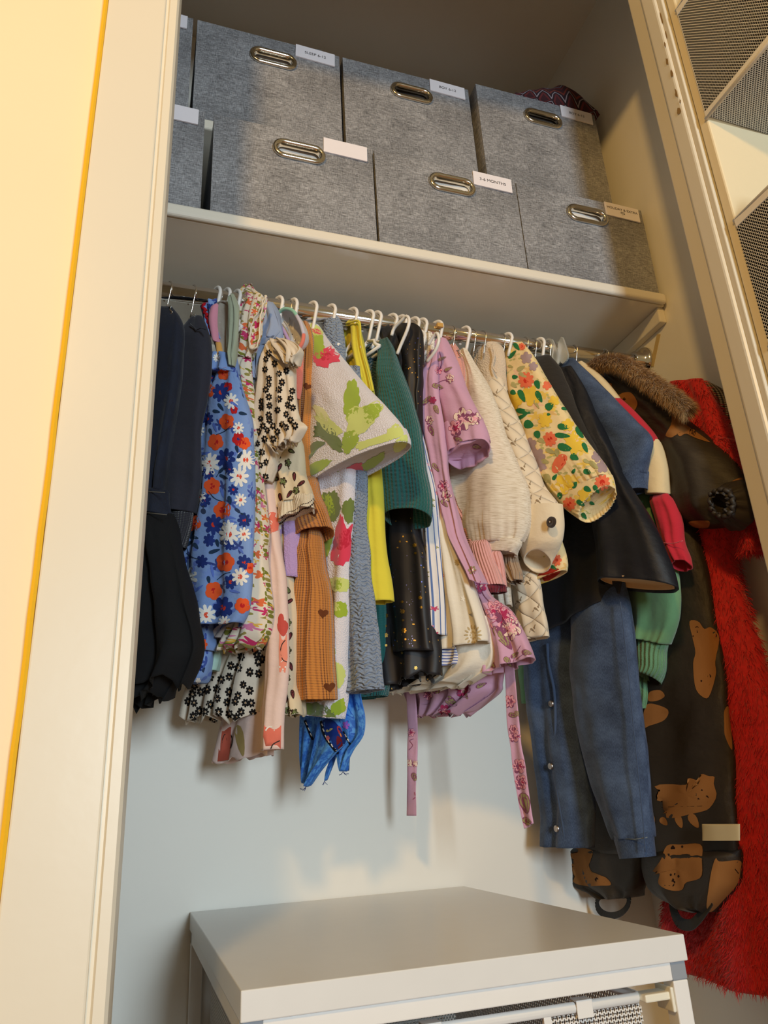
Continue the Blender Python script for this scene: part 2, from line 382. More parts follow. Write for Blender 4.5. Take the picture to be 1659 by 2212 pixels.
def bundle(x, y, z, w_, d_, h_, mat, name, label, seed=0):
    """a folded pile of clothing: rounded slabs with soft layers"""
    V = []; F = []; n, m_ = 40, 16
    for i in range(m_+1):
        v = i/m_; zz = z+h_*v; lay = .5+.5*abs(math.sin(v*math.pi*4.0))
        for q in range(n):
            a = 2*math.pi*q/n; ca, sa = math.cos(a), math.sin(a); sq = (abs(ca)**4+abs(sa)**4)**-.25
            e = (.90+.10*lay**.5)*(1-.06*noise.noise(Vector((ca*2+seed, sa*2, v*5))))
            V.append((x+ca*sq*w_/2*e, y+sa*sq*d_/2*e, zz+.004*noise.noise(Vector((ca*3, sa*3, v*3+seed)))))
    for i in range(m_):
        for q in range(n): F.append((i*n+q, i*n+(q+1) % n, (i+1)*n+(q+1) % n, (i+1)*n+q))
    F.append(tuple(range(n-1, -1, -1))); F.append(tuple(m_*n+q for q in range(n)))
    uv = [(p[0]+p[1], p[2]) for p in V]
    return tag(mesh(name, V, F, mat, uv=uv, smooth=True), label, 'clothing')
CW = m_fabric('white_folded_cotton', (225, 222, 218)); CDK = m_fabric('dark_folded_cotton', (38, 34, 32))
CZZ = None
lower = [(-.262, .318, 'grey linen box with a blank white card, half behind the left door casing, lower row', None, -.02),
         (.073, .315, 'grey linen box with blank card between casing box and 3-6 months box', None, -.05),
         (.393, .320, 'grey linen box labelled 3-6 MONTHS on the lower shelf', '3-6 MONTHS', -.04),
         (.718, .322, 'grey linen box labelled HOLIDAY and EXTRA PJS against the right wall', 'HOLIDAY & EXTRA\nPJS', -.06)]
upper = [(-.300, .326, 'grey linen box on the upper shelf, mostly behind the left door casing', None, -.02),
         (.035, .316, 'grey linen box labelled SLEEP 6-12 on the upper shelf', 'SLEEP 6-12', -.07),
         (.359, .314, 'upper shelf grey linen box labelled BOY 6-12 between the SLEEP box and scarf box', 'BOY 6-12', -.05),
         (.684, .330, 'upper shelf grey linen box with a zigzag scarf lying on top', 'BOY 6-12', -.05)]
for i, (x0, w_, lb, tx, tl) in enumerate(lower):
    y0 = YS+.010+(.004 if i == 3 else 0); r_, hx, hz = storage_box(x0, w_, y0, ZS, lb, tx, None, ltilt=tl*.4)
    bundle(x0+w_/2, y0+.005+.122, ZS+.007, w_-.03, .235, .212, CW, 'folded_clothes', ['folded white clothes inside the box behind the casing', 'folded white clothes in the blank-card box beside 3-6 months', 'folded white clothes seen through the 3-6 MONTHS box handle', 'folded cream clothes in the HOLIDAY box handle'][i], i)
for i, (x0, w_, lb, tx, tl) in enumerate(upper):
    y0 = 1.165-(.02 if i == 3 else 0); r_, hx, hz = storage_box(x0, w_, y0, H+1.30, lb, tx, None, h_=.29, ltilt=tl*.4)
    bundle(x0+w_/2, y0+.005+.122, H+1.307, w_-.03, .235, .250, (CW if i < 2 else CDK), 'folded_clothes', ['folded clothes in the upper box behind the casing', 'folded pale clothes in the SLEEP 6-12 box', 'dark folded clothes in the upper middle BOY box', 'dark folded clothes in the upper box under the zigzag scarf'][i], 5+i)
# zigzag scarf lying on the last upper box
k = NT('zigzag_knit'); x, y, _ = k.sep(k.uv())
zg = k.math('PINGPONG', k.math('MULTIPLY', x, 60.0), 1.0); f = k.math('FRACT', k.math('ADD', k.math('MULTIPLY', y, 45.0), k.math('MULTIPLY', zg, .55)))
ZIG = k.fin(k.ramp(f, [(0, lin((58, 26, 34))), (.30, lin((96, 36, 40))), (.45, lin((40, 22, 30))), (.60, lin((150, 140, 150))), (.68, lin((44, 24, 36))), (.85, lin((120, 50, 40)))], 'CONSTANT'), .95)
V = []; F = []; UV = []; n, m_ = 44, 22; zt = H+1.59
prof = [(1075, .0), (1090, .022), (1110, .048), (1140, .080), (1165, .100), (1190, .118), (1206, .120), (1218, .100), (1238, .060), (1248, .035), (1252, .0)]
X0, X1 = onY(1080, 175, 1.20)[0], onY(1252, 205, 1.20)[0]
for i in range(n+1):
    u = i/n; px = 1075+177*u
    hgt = np.interp(px, [q[0] for q in prof], [q[1] for q in prof])
    for j in range(m_+1):
        v = j/m_; a = math.pi*v; yy = 1.215-.075*math.cos(a); r_ = max(0, math.sin(a))**.6
        zz = zt+hgt*r_*(1+.12*noise.noise(Vector((u*7, v*5, 2))))+.001
        V.append((X0+(X1-X0)*u, yy+.008*noise.noise(Vector((u*6, v*6, 5))), zz)); UV.append((u*.2, v*.16))
for i in range(n):
    for j in range(m_): F.append((i*(m_+1)+j, (i+1)*(m_+1)+j, (i+1)*(m_+1)+j+1, i*(m_+1)+j+1))
F.append(tuple(range(0, m_+1))[::-1])
V.append((X0, 1.215, zt)); V.append((X1, 1.215, zt))
for i in range(n): F.append((i*(m_+1), i*(m_+1)+m_, (i+1)*(m_+1)+m_, (i+1)*(m_+1)))
UV += [(0, 0), (0, 0)]
tag(mesh('zigzag_scarf', V, F, ZIG, uv=UV, smooth=True), 'dark zigzag knit scarf heaped on the upper box by the right wall', 'scarf')
# small round cap peeping over the SLEEP box
cpx = onY(683, 90, 1.23); cp = empty('sun_cap', (cpx[0], 1.25, zt), 'small round dark cap peeping over the SLEEP 6-12 box', 'cap'); CAPM = m_rib('grey_brown_knit', (92, 84, 74), .006, .005)
V = []; F = []; UV = []
for i in range(15):
    a = math.pi/2*i/14
    for q in range(36):
        b = 2*math.pi*q/36; V.append((cpx[0]+.042*math.cos(b)*math.cos(a), 1.25+.06*math.sin(b)*math.cos(a), zt+.085*math.sin(a)**.8)); UV.append((b*.05, a*.05))
for i in range(14):
    for q in range(36): F.append((i*36+q, i*36+(q+1) % 36, (i+1)*36+(q+1) % 36, (i+1)*36+q))
mesh('crown', V, F, CAPM, cp, uv=UV, smooth=True)
MB().tube([(cpx[0]+(.047+.002*math.sin(q*5))*math.cos(q*.2094), 1.25+.059*math.sin(q*.2094), zt+.004+.003*math.sin(q*2.1)) for q in range(30)], .0045, 8, True).build('frayed_brim', CAPM, cp, True)

# ------------------------------------------------------------------ drawer unit
WHITE = m_plain('white_powder_coat', (236, 236, 234), .35); TOPM = m_plain('white_melamine_top', (226, 227, 226), .28)
PLUG = m_plain('clear_grey_plug', (150, 158, 168), .15); BRKT = m_plain('ivory_plastic_bracket', (236, 232, 214), .4)
dx0, dx1, dy0, dy1, dz = .116, .629, .836, 1.474, H-.165
du = empty('drawer_unit', ((dx0+dx1)/2, (dy0+dy1)/2, 0), 'white metal mesh drawer unit with flat top under the clothes', 'drawer unit')
bevel(MB().box(dx0, dx1, dy0, dy1, dz-.027, dz).build('top_board', TOPM, du), .0012)
zt_ = dz-.0275
for name_, b_ in (('front_rail', (dx0+.022, dx1-.022, dy0+.004, dy0+.024, zt_-.018, zt_)), ('back_rail', (dx0+.022, dx1-.022, dy1-.024, dy1-.004, zt_-.018, zt_)),
                  ('side_rail', (dx0+.002, dx0+.022, dy0+.026, dy1-.026, zt_-.018, zt_)), ('side_rail', (dx1-.022, dx1-.002, dy0+.026, dy1-.026, zt_-.018, zt_))):
    bevel(MB().box(*b_).build(name_, WHITE, du), .0012)
for ex in (dx0+.002, dx1-.022):
    for ey in (dy0+.004, dy1-.024):
        lg = bevel(MB().box(ex, ex+.020, ey, ey+.020, 0, zt_-.0185).build('leg', WHITE, du), .0015)
        bevel(MB().box(ex, ex+.020, ey, ey+.020, zt_-.0182, zt_).build('corner_plug', PLUG, du), .001)
def lattice(mb, o, u, v, w_, h_, pu, pv, sw, st):
    """expanded-metal sheet in the plane o + s*u + t*v: two families of slanted strips"""
    o = np.array(o, float); u = np.array(u, float); v = np.array(v, float); n = np.cross(u, v)
    sl = pu/pv                                     # run per rise
    for sg in (1, -1):
        s = -h_*sl if sg > 0 else 0
        end = w_ if sg > 0 else w_+h_*sl
        while s < end:
            t0, t1 = 0.0, h_
            f0, f1 = s, s+sg*h_*sl
            lo, hi = 0.0, w_
            if sg > 0:
                if f0 < lo: t0 = (lo-f0)/sl
                if f1 > hi: t1 = (hi-f0)/sl
            else:
                if f0 > hi: t0 = (f0-hi)/sl
                if f1 < lo: t1 = (f0-lo)/sl
            if t1-t0 > .001:
                a = o+u*(s+sg*t0*sl)+v*t0; b = o+u*(s+sg*t1*sl)+v*t1
                mb.bar(a, b, sw, st, n)
            s += pu
    return mb
def mesh_drawer(zr, name='drawer'):
    bx0, bx1, by0, by1, bh = dx0+.034, dx1-.058, dy0+.022, dy1-.05, .17
    dr = MB().tube([(bx0+.004, by0, zr), (bx1-.004, by0, zr), (bx1, by0+.006, zr), (bx1, by1, zr), (bx0, by1, zr), (bx0, by0+.006, zr)], .0055, 12, True).build('drawer', WHITE, du, True)
    cutL, cutR = bx0+.205, bx0+.300
    for (a_, b_) in ((bx0, cutL), (cutR, bx1)):
        lattice(MB(), (a_, by0, zr-.006-bh), (1, 0, 0), (0, 0, 1), b_-a_, bh, .0056, .0088, .0016, .0012).build('mesh_panel', WHITE, dr)
    lattice(MB(), (cutL, by0, zr-.006-bh), (1, 0, 0), (0, 0, 1), cutR-cutL, bh-.055, .0056, .0088, .0016, .0012).build('mesh_panel', WHITE, dr)
    lattice(MB(), (bx0, by1, zr-.006-bh), (1, 0, 0), (0, 0, 1), bx1-bx0, bh, .0056, .0088, .0016, .0012).build('mesh_panel', WHITE, dr)
    for sx in (bx0, bx1): lattice(MB(), (sx, by0, zr-.006-bh), (0, 1, 0), (0, 0, 1), by1-by0, bh, .0056, .0088, .0016, .0012).build('mesh_panel', WHITE, dr)
    lattice(MB(), (bx0, by0, zr-.006-bh), (1, 0, 0), (0, 1, 0), bx1-bx0, by1-by0, .0056, .0088, .0018, .0012).build('mesh_floor', WHITE, dr)
    for sx in (cutL, cutR): MB().box(sx-.0045, sx+.0045, by0-.003, by0+.001, zr-.17, zr-.004).build('upright_bar', WHITE, dr)
    MB().box(cutL, cutR, by0-.003, by0+.001, zr-.066, zr-.058).build('cut_out_bar', WHITE, dr)
    for sx in (bx0+.165, bx0+.345):
        c_ = MB(); c_.box(sx-.010, sx+.010, by0-.0075, by0-.006, zr-.010, zr+.007); c_.box(sx-.010, sx+.010, by0-.0075, by0+.008, zr+.0058, zr+.0075); c_.box(sx-.010, sx+.010, by0+.0065, by0+.008, zr-.006, zr+.007)
        bevel(c_.build('rim_clip', WHITE, dr), .001)
    for sx, ex in ((bx1, dx1-.022), (bx0, dx0+.022)):
        for yy in (dy0+.010, dy1-.03):
            lo, hi = min(sx, ex), max(sx, ex)
            c_ = MB(); c_.box(lo, hi, yy, yy+.022, zr-.004, zr+.004); c_.box(ex-.004 if sx < ex else ex, ex if sx < ex else ex+.004, yy-.004, yy+.026, zr-.016, zr+.009)
            bevel(c_.build('runner_bracket', BRKT, du), .0015)
    return (bx0, bx1, by0, by1)
for zr in (dz-.061, dz-.28): mesh_drawer(zr)
PINK = m_fabric('mauve_cotton', (190, 96, 150)); bundle(.41, .945, dz-.061-.175, .10, .10, .135, PINK, 'folded_pink_clothes', 'mauve pink clothes lying inside the mesh drawer', 4)
bundle(.26, 1.15, dz-.061-.175, .20, .36, .11, m_fabric('grey_folded_cotton', (96, 94, 96)), 'folded_grey_clothes', 'dark grey clothes lying at the back of the mesh drawer', 3)

# ------------------------------------------------------------------ open door with mesh baskets on the right
dr = struct('door_1', MB().box(.9015, 1.62, .742, .762, .01, H+1.64), P_ROOM); bevel(dr, .003)
BMESH = m_plain('white_mesh_basket_metal', (240, 234, 222), .45)
def door_basket(z0, z1, label):
    x0, x1, y0, y1 = .899, 1.26, .545, .7415
    root = empty('door_basket', ((x0+x1)/2, y1, z0), label, 'basket', 'mesh baskets on the open door')
    for zz in (z0, z1):
        MB().tube([(x0, y1, zz), (x0, y0+.02, zz), (x0+.006, y0+.006, zz), (x0+.02, y0, zz), (x1, y0, zz), (x1, y1, zz)], .0042, 10, True).build('rim_wire', BMESH, root, True)
    lattice(MB(), (x0, y0, z0), (0, 1, 0), (0, 0, 1), y1-y0, z1-z0, .0056, .0068, .0034, .0012).build('side_mesh', BMESH, root)
    lattice(MB(), (x1, y0, z0), (0, 1, 0), (0, 0, 1), y1-y0, z1-z0, .0056, .0068, .0034, .0012).build('side_mesh', BMESH, root)
    lattice(MB(), (x0, y0, z0), (1, 0, 0), (0, 0, 1), x1-x0, z1-z0, .0056, .0068, .0034, .0012).build('front_mesh', BMESH, root)
    lattice(MB(), (x0, y0, z0), (1, 0, 0), (0, 1, 0), x1-x0, y1-y0, .0052, .0064, .0026, .0012).build('bottom_mesh', BMESH, root)
    MB().box(x0, x1, y1-.002, y1, z0, z1).build('back_plate', BMESH, root)
    MB().bar((x0-.001, y0, (z1-.006)), (x0-.001, y1, (z1-.006)), .018, .0016, (1, 0, 0)).build('rim_band', BMESH, root)
    MB().bar((x0-.001, y0, (z0+.006)), (x0-.001, y1, (z0+.006)), .012, .0016, (1, 0, 0)).build('rim_band', BMESH, root)
    return root, (x0, x1, y0, y1)
b1, e = door_basket(H+1.098, H+1.375, 'white mesh door basket hanging higher, its underside in view')
b2, e = door_basket(H+.622, H+.868, 'white mesh door basket hanging below the other one')
bundle(1.08, .645, H+1.1015, .33, .18, .17, m_fabric('white_towel', (222, 216, 206)), 'folded_towel', 'white cloth filling the higher door basket', 9)
bundle(1.08, .645, H+.6255, .33, .18, .15, m_fabric('brown_cloth', (150, 126, 92)), 'folded_cloth', 'tan cloth filling the lower door basket', 10)

# ================================================================== clothes
def spline(rows, N):
    """Catmull-Rom through the traced rows, resampled to N rows"""
    R_ = np.array(rows, float); m = len(R_)
    mid = (R_[:, 0:2]+R_[:, 2:4])/2; d = np.r_[0, np.cumsum(np.linalg.norm(np.diff(mid, axis=0), axis=1)+1e-6)]
    t = np.linspace(0, d[-1], N); out = []
    for s in t:
        i = min(max(np.searchsorted(d, s)-1, 0), m-2); u = (s-d[i])/(d[i+1]-d[i])
        p0, p1, p2, p3 = R_[max(i-1, 0)], R_[i], R_[i+1], R_[min(i+2, m-1)]
        out.append(.5*((2*p1)+(-p0+p2)*u+(2*p0-5*p1+4*p2-p3)*u*u+(-p0+3*p1-3*p2+p3)*u**3))
    return np.array(out)
PARTS = {}
def loft(parent, name, rows, plane, mat, b=.014, fold=(0, 0, 3), nz=.003, open_=True, M=56, N=None, push=0.0, hem=0.0, gather=0, flare=None, bt=None, seed=None, gdep=.0025, tilt=0.0):
    """cloth tube between a traced left and right edge.  b half thickness, fold (amp top, amp hem, waves across),
    nz crumple, hem scallop at the lower edge, gather = gathered ribs near the hem"""
    seed = seed if seed is not None else (len(PARTS)*3.7) % 50
    plane = plane.shift(push); push = 0.0
    N = N or max(26, 7*len(rows)); R_ = spline(rows, N); V = []; UV = []; F = []; nrm = plane.face
    L = np.array([plane(x, y) for x, y in R_[:, 0:2]]); Rr = np.array([plane(x, y) for x, y in R_[:, 2:4]])
    C = (L+Rr)/2+nrm*push; U = (Rr-L)/2; wv = np.linalg.norm(U, axis=1); vlen = np.r_[0, np.cumsum(np.linalg.norm(np.diff(C, axis=0), axis=1))]
    wm = wv.mean(); rowdir = np.gradient(C, axis=0); rowdir /= (np.linalg.norm(rowdir, axis=1)[:, None]+1e-9)
    def ring(i, shrink=0.0, frac=None):
        v = i/(N-1); bb = np.interp(v, bt[0], bt[1]) if bt else b
        bb = bb*min(1, (.35+v*6) if not bt else 1); bb = min(bb, wv[i]*.95) if not bt else bb
        ph = seed
        for k_ in range(M):
            a = 2*math.pi*k_/M; cx_, sy = math.cos(a), math.sin(a); sy = math.copysign(abs(sy)**.85, sy)
            amp = fold[0]+(fold[1]-fold[0])*v**1.3
            f = amp*(math.sin(fold[2]*math.pi*cx_+ph+1.1*math.sin(2.2*v+ph))+.45*math.sin(fold[2]*1.9*math.pi*cx_+ph*2.3+2*v))
            q = Vector((cx_*wv[i]*14+seed, vlen[i]*9, sy*.6+seed)); q2 = Vector((cx_*wv[i]*38, vlen[i]*24+seed, sy))
            f += nz*(noise.noise(q)*1.4+noise.noise(q2)*.6)
            if gather: f += gdep*math.sin(gather*math.pi*cx_+seed)*max(0, (v-.72)/.28)**1.2*(1 if sy >= 0 else -1)
            sc = 1-shrink/max(wv[i], .004)
            p = C[i]+U[i]*cx_*sc+nrm*((bb-shrink)*sy+f)
            if hem and v > .7: p = p+rowdir[i]*hem*((v-.7)/.3)**2*(math.sin(fold[2]*math.pi*cx_*1.3+ph)+.5*math.sin(fold[2]*2.7*math.pi*cx_+ph))
            if tilt and v > .6: p = p+np.array([0, 0, 1.0])*tilt*sy*((v-.6)/.4)**1.5
            V.append(p); UV.append((a/(2*math.pi)*4.2*wm, vlen[i]))
    for i in range(N): ring(i)
    tot = N
    if open_:
        back = max(4, N//4)
        for j in range(back): ring(N-1-j, shrink=.0022); tot += 1
    for i in range(tot-1):
        for k_ in range(M): F.append((i*M+k_, i*M+(k_+1) % M, (i+1)*M+(k_+1) % M, (i+1)*M+k_))
    V.append(C[0]); UV.append((0, 0)); ci = len(V)-1
    for k_ in range(M): F.append((ci, (k_+1) % M, k_))
    V.append(sum(V[(tot-1)*M:(tot-1)*M+M])/M); UV.append((0, 0)); ci = len(V)-1
    for k_ in range(M): F.append((ci, (tot-1)*M+k_, (tot-1)*M+(k_+1) % M))
    # loop uv so the seam column does not wrap back
    V = np.array(V); lu = []
    wrap = 4.2*wm
    for f_ in F:
        us = [UV[i] for i in f_]; mx = max(u_[0] for u_ in us)
        for u_ in us: lu.append((u_[0]+wrap if (mx-u_[0] > wrap*.5) else u_[0], u_[1]))
    o = mesh(name, V, F, mat, parent, uv={'loop': lu}, smooth=True); PARTS[o.name] = (V, F, o); o['_p'] = 0; del o['_p']
    return o
def garment(name, plane, label, cat, zlow=None):
    return empty(name, (plane.hx, 1.19, zlow if zlow else H+.4), label, cat)
def tubepx(parent, name, pts, plane, r, mat, push=0.0, n=10, closed=False):
    plane = plane.shift(push)
    return MB().tube([plane(*p) for p in pts], r, n, closed).build(name, mat, parent, True)
def smooth_path(pts, n, closed=False):
    P = np.array(pts, float); m = len(P); out = []
    for i in range(n):
        s = i/n*m if closed else i/(n-1)*(m-1); j = min(int(s), m-1 if closed else m-2); u = s-j
        g = (lambda q: P[q % m]) if closed else (lambda q: P[min(max(q, 0), m-1)])
        p0, p1, p2, p3 = g(j-1), g(j), g(j+1), g(j+2)
        out.append(.5*((2*p1)+(-p0+p2)*u+(2*p0-5*p1+4*p2-p3)*u*u+(-p0+3*p1-3*p2+p3)*u**3))
    return out
def opening(parent, name, poly, plane, depth, rim, mat_in, mat_rim, push=0.0, ruffle=0.0):
    """an open neck, hood or cuff: rolled rim and a hollow running back into the garment"""
    plane = plane.shift(push); push = 0.0
    P = smooth_path(poly, 48, True); pts = [plane(*p)+plane.face*(push+ruffle*math.sin(i*1.7)) for i, p in enumerate(P)]
    c = sum(pts)/len(pts); V = []; F = []; n = len(pts); m = 8
    for i in range(m+1):
        t = i/m; k_ = math.cos(t*math.pi/2)
        for p in pts: V.append(c+(p-c)*(.15+.85*k_)-plane.face*(depth*math.sin(t*math.pi/2)))
    for i in range(m):
        for q in range(n): F.append((i*n+q, i*n+(q+1) % n, (i+1)*n+(q+1) % n, (i+1)*n+q))
    F.append(tuple(m*n+q for q in range(n)))
    o = mesh(name, V, F, mat_in, parent, uv=[(p[1]+p[0], p[2]) for p in V], smooth=True)
    MB().tube(pts, rim, 10, True).build('rolled_edge', mat_rim, parent, True)
    return o
# ---- prints: flat motifs laid on the cloth just where the eye meets it
_BV = {}
def hit(objs, x, y):
    best = None; d = ray(x, y); d = Vector(d/np.linalg.norm(d))
    for o in objs:
        if o.name not in _BV:
            V, F, _ = PARTS[o.name]; _BV[o.name] = BVHTree.FromPolygons([tuple(v) for v in V], F)
        loc, nor, idx, dist = _BV[o.name].ray_cast(Vector((0, 0, H)), d)
        if loc is not None and (best is None or dist < best[2]): best = (loc, nor, dist)
    return best
class Print:
    def __init__(s, objs): s.o = objs if isinstance(objs, list) else [objs]; s.v = []; s.f = []; s.mi = []; s.m = []; s.lift = 0
    def put(s, poly, mat, c=None, lift=None, rings=3):
        """star-shaped outline in photo pixels, laid on the cloth"""
        if mat not in s.m: s.m.append(mat)
        P = np.array(poly, float); c = P.mean(axis=0) if c is None else np.array(c, float)
        h0 = hit(s.o, *c)
        if h0 is None: return
        s.lift += 1; lf = .0007+(s.lift % 400)*.0000012 if lift is None else lift
        n = len(P); base = len(s.v); N0 = -h0[1] if h0[1].dot(h0[0]-Vector((0, 0, H))) > 0 else h0[1]
        s.v.append(tuple(h0[0]+N0*lf))
        depth0 = h0[2]
        for r_ in range(1, rings+1):
            for p in P:
                q = c+(p-c)*(r_/rings); k_ = 1.0
                for _ in range(5):
                    h = hit(s.o, *(c+(q-c)*k_))
                    if h is not None and abs(h[2]-depth0) < .05: break
                    k_ *= .75
                else: h = h0
                nn = -h[1] if h[1].dot(h[0]-Vector((0, 0, H))) > 0 else h[1]
                s.v.append(tuple(h[0]+nn*lf))
        for i in range(n): s.f.append((base, base+1+i, base+1+(i+1) % n)); s.mi.append(s.m.index(mat))
        for r_ in range(1, rings):
            a, b_ = base+1+(r_-1)*n, base+1+r_*n
            for i in range(n): s.f.append((a+i, b_+i, b_+(i+1) % n, a+(i+1) % n)); s.mi.append(s.m.index(mat))
    def flower(s, x, y, r, mat, ctr=None, n=6, dep=.3, rot=0.0, sq=.8, cr=.28, k=4):
        pts = []
        for i in range(n*k):
            a = 2*math.pi*i/(n*k)+rot; q = r*(1-dep+dep*abs(math.cos(n*a/2-n*rot/2))**.6*1.15); pts.append((x+q*math.cos(a)*sq, y+q*math.sin(a)))
        s.put(pts, mat, (x, y), rings=2)
        if ctr: s.put([(x+r*cr*math.cos(a)*sq, y+r*cr*math.sin(a)) for a in np.linspace(0, 6.283, 9)[:-1]], ctr, (x, y), rings=1)
    def leaf(s, x, y, l, w_, ang, mat):
        c, d = math.cos(ang), math.sin(ang); pts = []
        for i in range(12):
            a = 2*math.pi*i/12; u, v = l/2*math.cos(a), w_/2*math.sin(a)*(1-.35*math.cos(a)); pts.append((x+u*c-v*d, y+u*d+v*c))
        s.put(pts, mat, (x, y), rings=2)
    def stroke(s, pts, w_, mat):
        P = smooth_path(pts, max(8, 4*len(pts)))
        for i in range(len(P)-1):
            a, b_ = P[i], P[i+1]; d = b_-a; L = np.hypot(*d)+1e-6; nx, ny = -d[1]/L*w_/2, d[0]/L*w_/2; e = d/L*.3
            s.put([(a[0]+nx-e[0], a[1]+ny-e[1]), (b_[0]+nx+e[0], b_[1]+ny+e[1]), (b_[0]-nx+e[0], b_[1]-ny+e[1]), (a[0]-nx-e[0], a[1]-ny-e[1])], mat, rings=1)
    def done(s, parent, name='printed_motifs', label=None):
        if not s.v: return
        o = mesh(name, s.v, s.f, s.m, parent, smooth=True, mi=s.mi)
        o['kind'] = 'stuff'
        if label: o['label'] = label
        return o
_pm = {}
def ink(c):
    if c not in _pm: _pm[c] = m_plain('print_ink_%d' % len(_pm), c, .9, spec=.2)
    return _pm[c]
# ---- hangers
HWHITE = m_plain('white_plastic_hanger', (238, 236, 232), .35); HWIRE = NT('chromed_wire').fin((.75, .73, .70), .18, 1.0)
k = NT('clear_plastic'); k.p.inputs['Transmission Weight'].default_value = .75; k.p.inputs['IOR'].default_value = 1.35; HCLEAR = k.fin((.86, .92, .86), .25)
def hanger(hx, kind, what, a=20, lean=0.0, drop=.02, wide=.035, fall=.025, rod_r=None, arms=True):
    """hook over the rod, neck, two sloping shoulders"""
    rr = (RR if hx < .575 else RR*.84) if rod_r is None else rod_r
    r_ = .0034 if kind == 'white' else (.0012 if kind == 'wire' else .0032); R0 = rr+r_+.0003
    t = math.radians(a); d = np.array([math.sin(t), -math.cos(t), 0.0]); up = np.array([0, 0, 1.0]); c = np.array([hx, YR, ZR]); R1 = R0*1.02
    e = 1.0/max(.5, math.cos(t)); pts = []
    for q in np.linspace(-50, 180, 22): pts.append(c-d*R1*e*math.cos(math.radians(q))+up*R1*math.sin(math.radians(q)))
    p = pts[-1]; nk = c-up*(R1+.012+drop)
    for s in (.25, .5, .75, 1.0): pts.append(p*(1-s)+(nk)*s)
    m = MB().tube(pts, r_, 10)
    if arms:
        for sg in (1, -1):
            m.tube([nk+up*.004, nk+d*sg*.02-up*.004, nk+d*sg*wide*.6-up*fall*.5, nk+d*sg*wide-up*fall], r_*1.05, 8)
        m.tube([nk-d*wide-up*fall, nk+d*wide-up*fall], r_, 8)
    o = m.build('clothes_hanger', {'white': HWHITE, 'wire': HWIRE, 'clear': HCLEAR}[kind], None, True)
    return tag(o, ('white plastic hanger' if kind == 'white' else 'thin chrome wire hanger' if kind == 'wire' else 'clear plastic hanger')+' '+what, 'hanger', 'hangers on the clothes rod')

# ------------------------------------------------------------------ 1 navy denim dress at the casing
p = Plane(.012, 34); g = garment('denim_dress', p, 'dark navy denim dress with a flared hem next to the left casing', 'dress')
DN1 = m_denim('dark_navy_denim', (10, 14, 28), (22, 32, 54)); NV = m_fabric('black_navy_cotton', (7, 8, 13), var=.3, sheen=0)
loft(g, 'bodice', [(336, 672, 372, 662), (322, 705, 391, 700), (312, 800, 389, 800), (300, 900, 375, 900), (292, 1000, 362, 1000), (286, 1062, 356, 1062)], p, DN1, .022, (.002, .006, 2.2), open_=False)
loft(g, 'waistband', [(286, 1058, 358, 1058), (283, 1085, 360, 1085), (281, 1112, 362, 1112)], p, DN1, .024, (.004, .004, 2.2), open_=False)
loft(g, 'skirt', [(281, 1108, 366, 1108), (272, 1250, 392, 1250), (262, 1360, 415, 1370), (254, 1440, 418, 1410), (250, 1500, 392, 1470)], p, NV, .026, (.005, .012, 3.3), hem=.008, nz=.006)
loft(g, 'under_skirt', [(270, 1400, 380, 1400), (256, 1470, 372, 1460), (250, 1534, 352, 1500)], p, NV, .020, (.006, .012, 4.0), hem=.008, push=-.006)
tubepx(g, 'stitching', [(288, 1064), (322, 1062), (356, 1064)], p, .0008, ink((110, 104, 92)), push=.0235); tubepx(g, 'stitching', [(284, 1108), (322, 1108), (360, 1112)], p, .0008, ink((110, 104, 92)), push=.0245)
hanger(.010, 'wire', 'holding the navy denim dress at the casing', 20, drop=.012, fall=.022, wide=.03)
# ------------------------------------------------------------------ 2 charcoal sweatshirt
p = Plane(.053, 32); g = garment('sweatshirt', p, 'charcoal navy sweatshirt between the denim dress and poppy print dress', 'sweatshirt')
CH = m_fabric('charcoal_fleece', (42, 43, 56), var=.18, weave=500, sheen=.1)
loft(g, 'sleeve', [(412, 690, 436, 683), (400, 705, 446, 704), (394, 735, 450, 735), (388, 780, 450, 780), (374, 842, 442, 842), (354, 905, 434, 905), (336, 938, 430, 935), (338, 975, 428, 1000), (348, 1020, 425, 1040), (358, 1075, 420, 1078), (365, 1108, 414, 1106)], p, CH, .021, (.001, .003, 1.5))
loft(g, 'cuff', [(365, 1104, 414, 1102), (369, 1140, 408, 1138), (375, 1188, 396, 1182)], p, m_rib('charcoal_rib', (40, 40, 52), .003, .003), .014)
tubepx(g, 'shoulder_seam', [(411, 700), (418, 706), (424, 713), (434, 708), (446, 712)], p, .0012, CH, push=.019)
hanger(.053, 'wire', 'holding the charcoal sweatshirt', 20, drop=.022, fall=.022, wide=.03)
# ------------------------------------------------------------------ 3 poppy print dress
p = Plane(.096, 33); g = garment('poppy_dress', p, 'blue dress with red poppies and white daisies', 'dress')
BL = m_print('blue_poppy_cotton', (128, 160, 218), [(26, 5, .011, .35, [(44, 66, 140), (120, 150, 215), (60, 84, 165)], None, .55), (33, 2, .010, .6, [(36, 54, 90), (92, 120, 200)], None, .5)])
bd = loft(g, 'bodice', [(468, 768, 502, 764), (456, 785, 508, 782), (448, 810, 514, 806)], p, BL, .020, (.003, .005, 3), nz=.005, open_=False)
sk = loft(g, 'skirt', [(450, 800, 514, 800), (440, 838, 527, 855), (431, 880, 538, 905), (425, 930, 541, 960), (419, 1000, 543, 1030), (416, 1060, 543, 1090), (404, 1110, 543, 1130), (391, 1155, 544, 1165), (384, 1205, 544, 1225), (381, 1260, 544, 1275), (381, 1305, 541, 1312), (383, 1340, 534, 1332), (385, 1360, 526, 1348)], p, BL, .026, (.002, .006, 2.6), nz=.004, hem=.001)
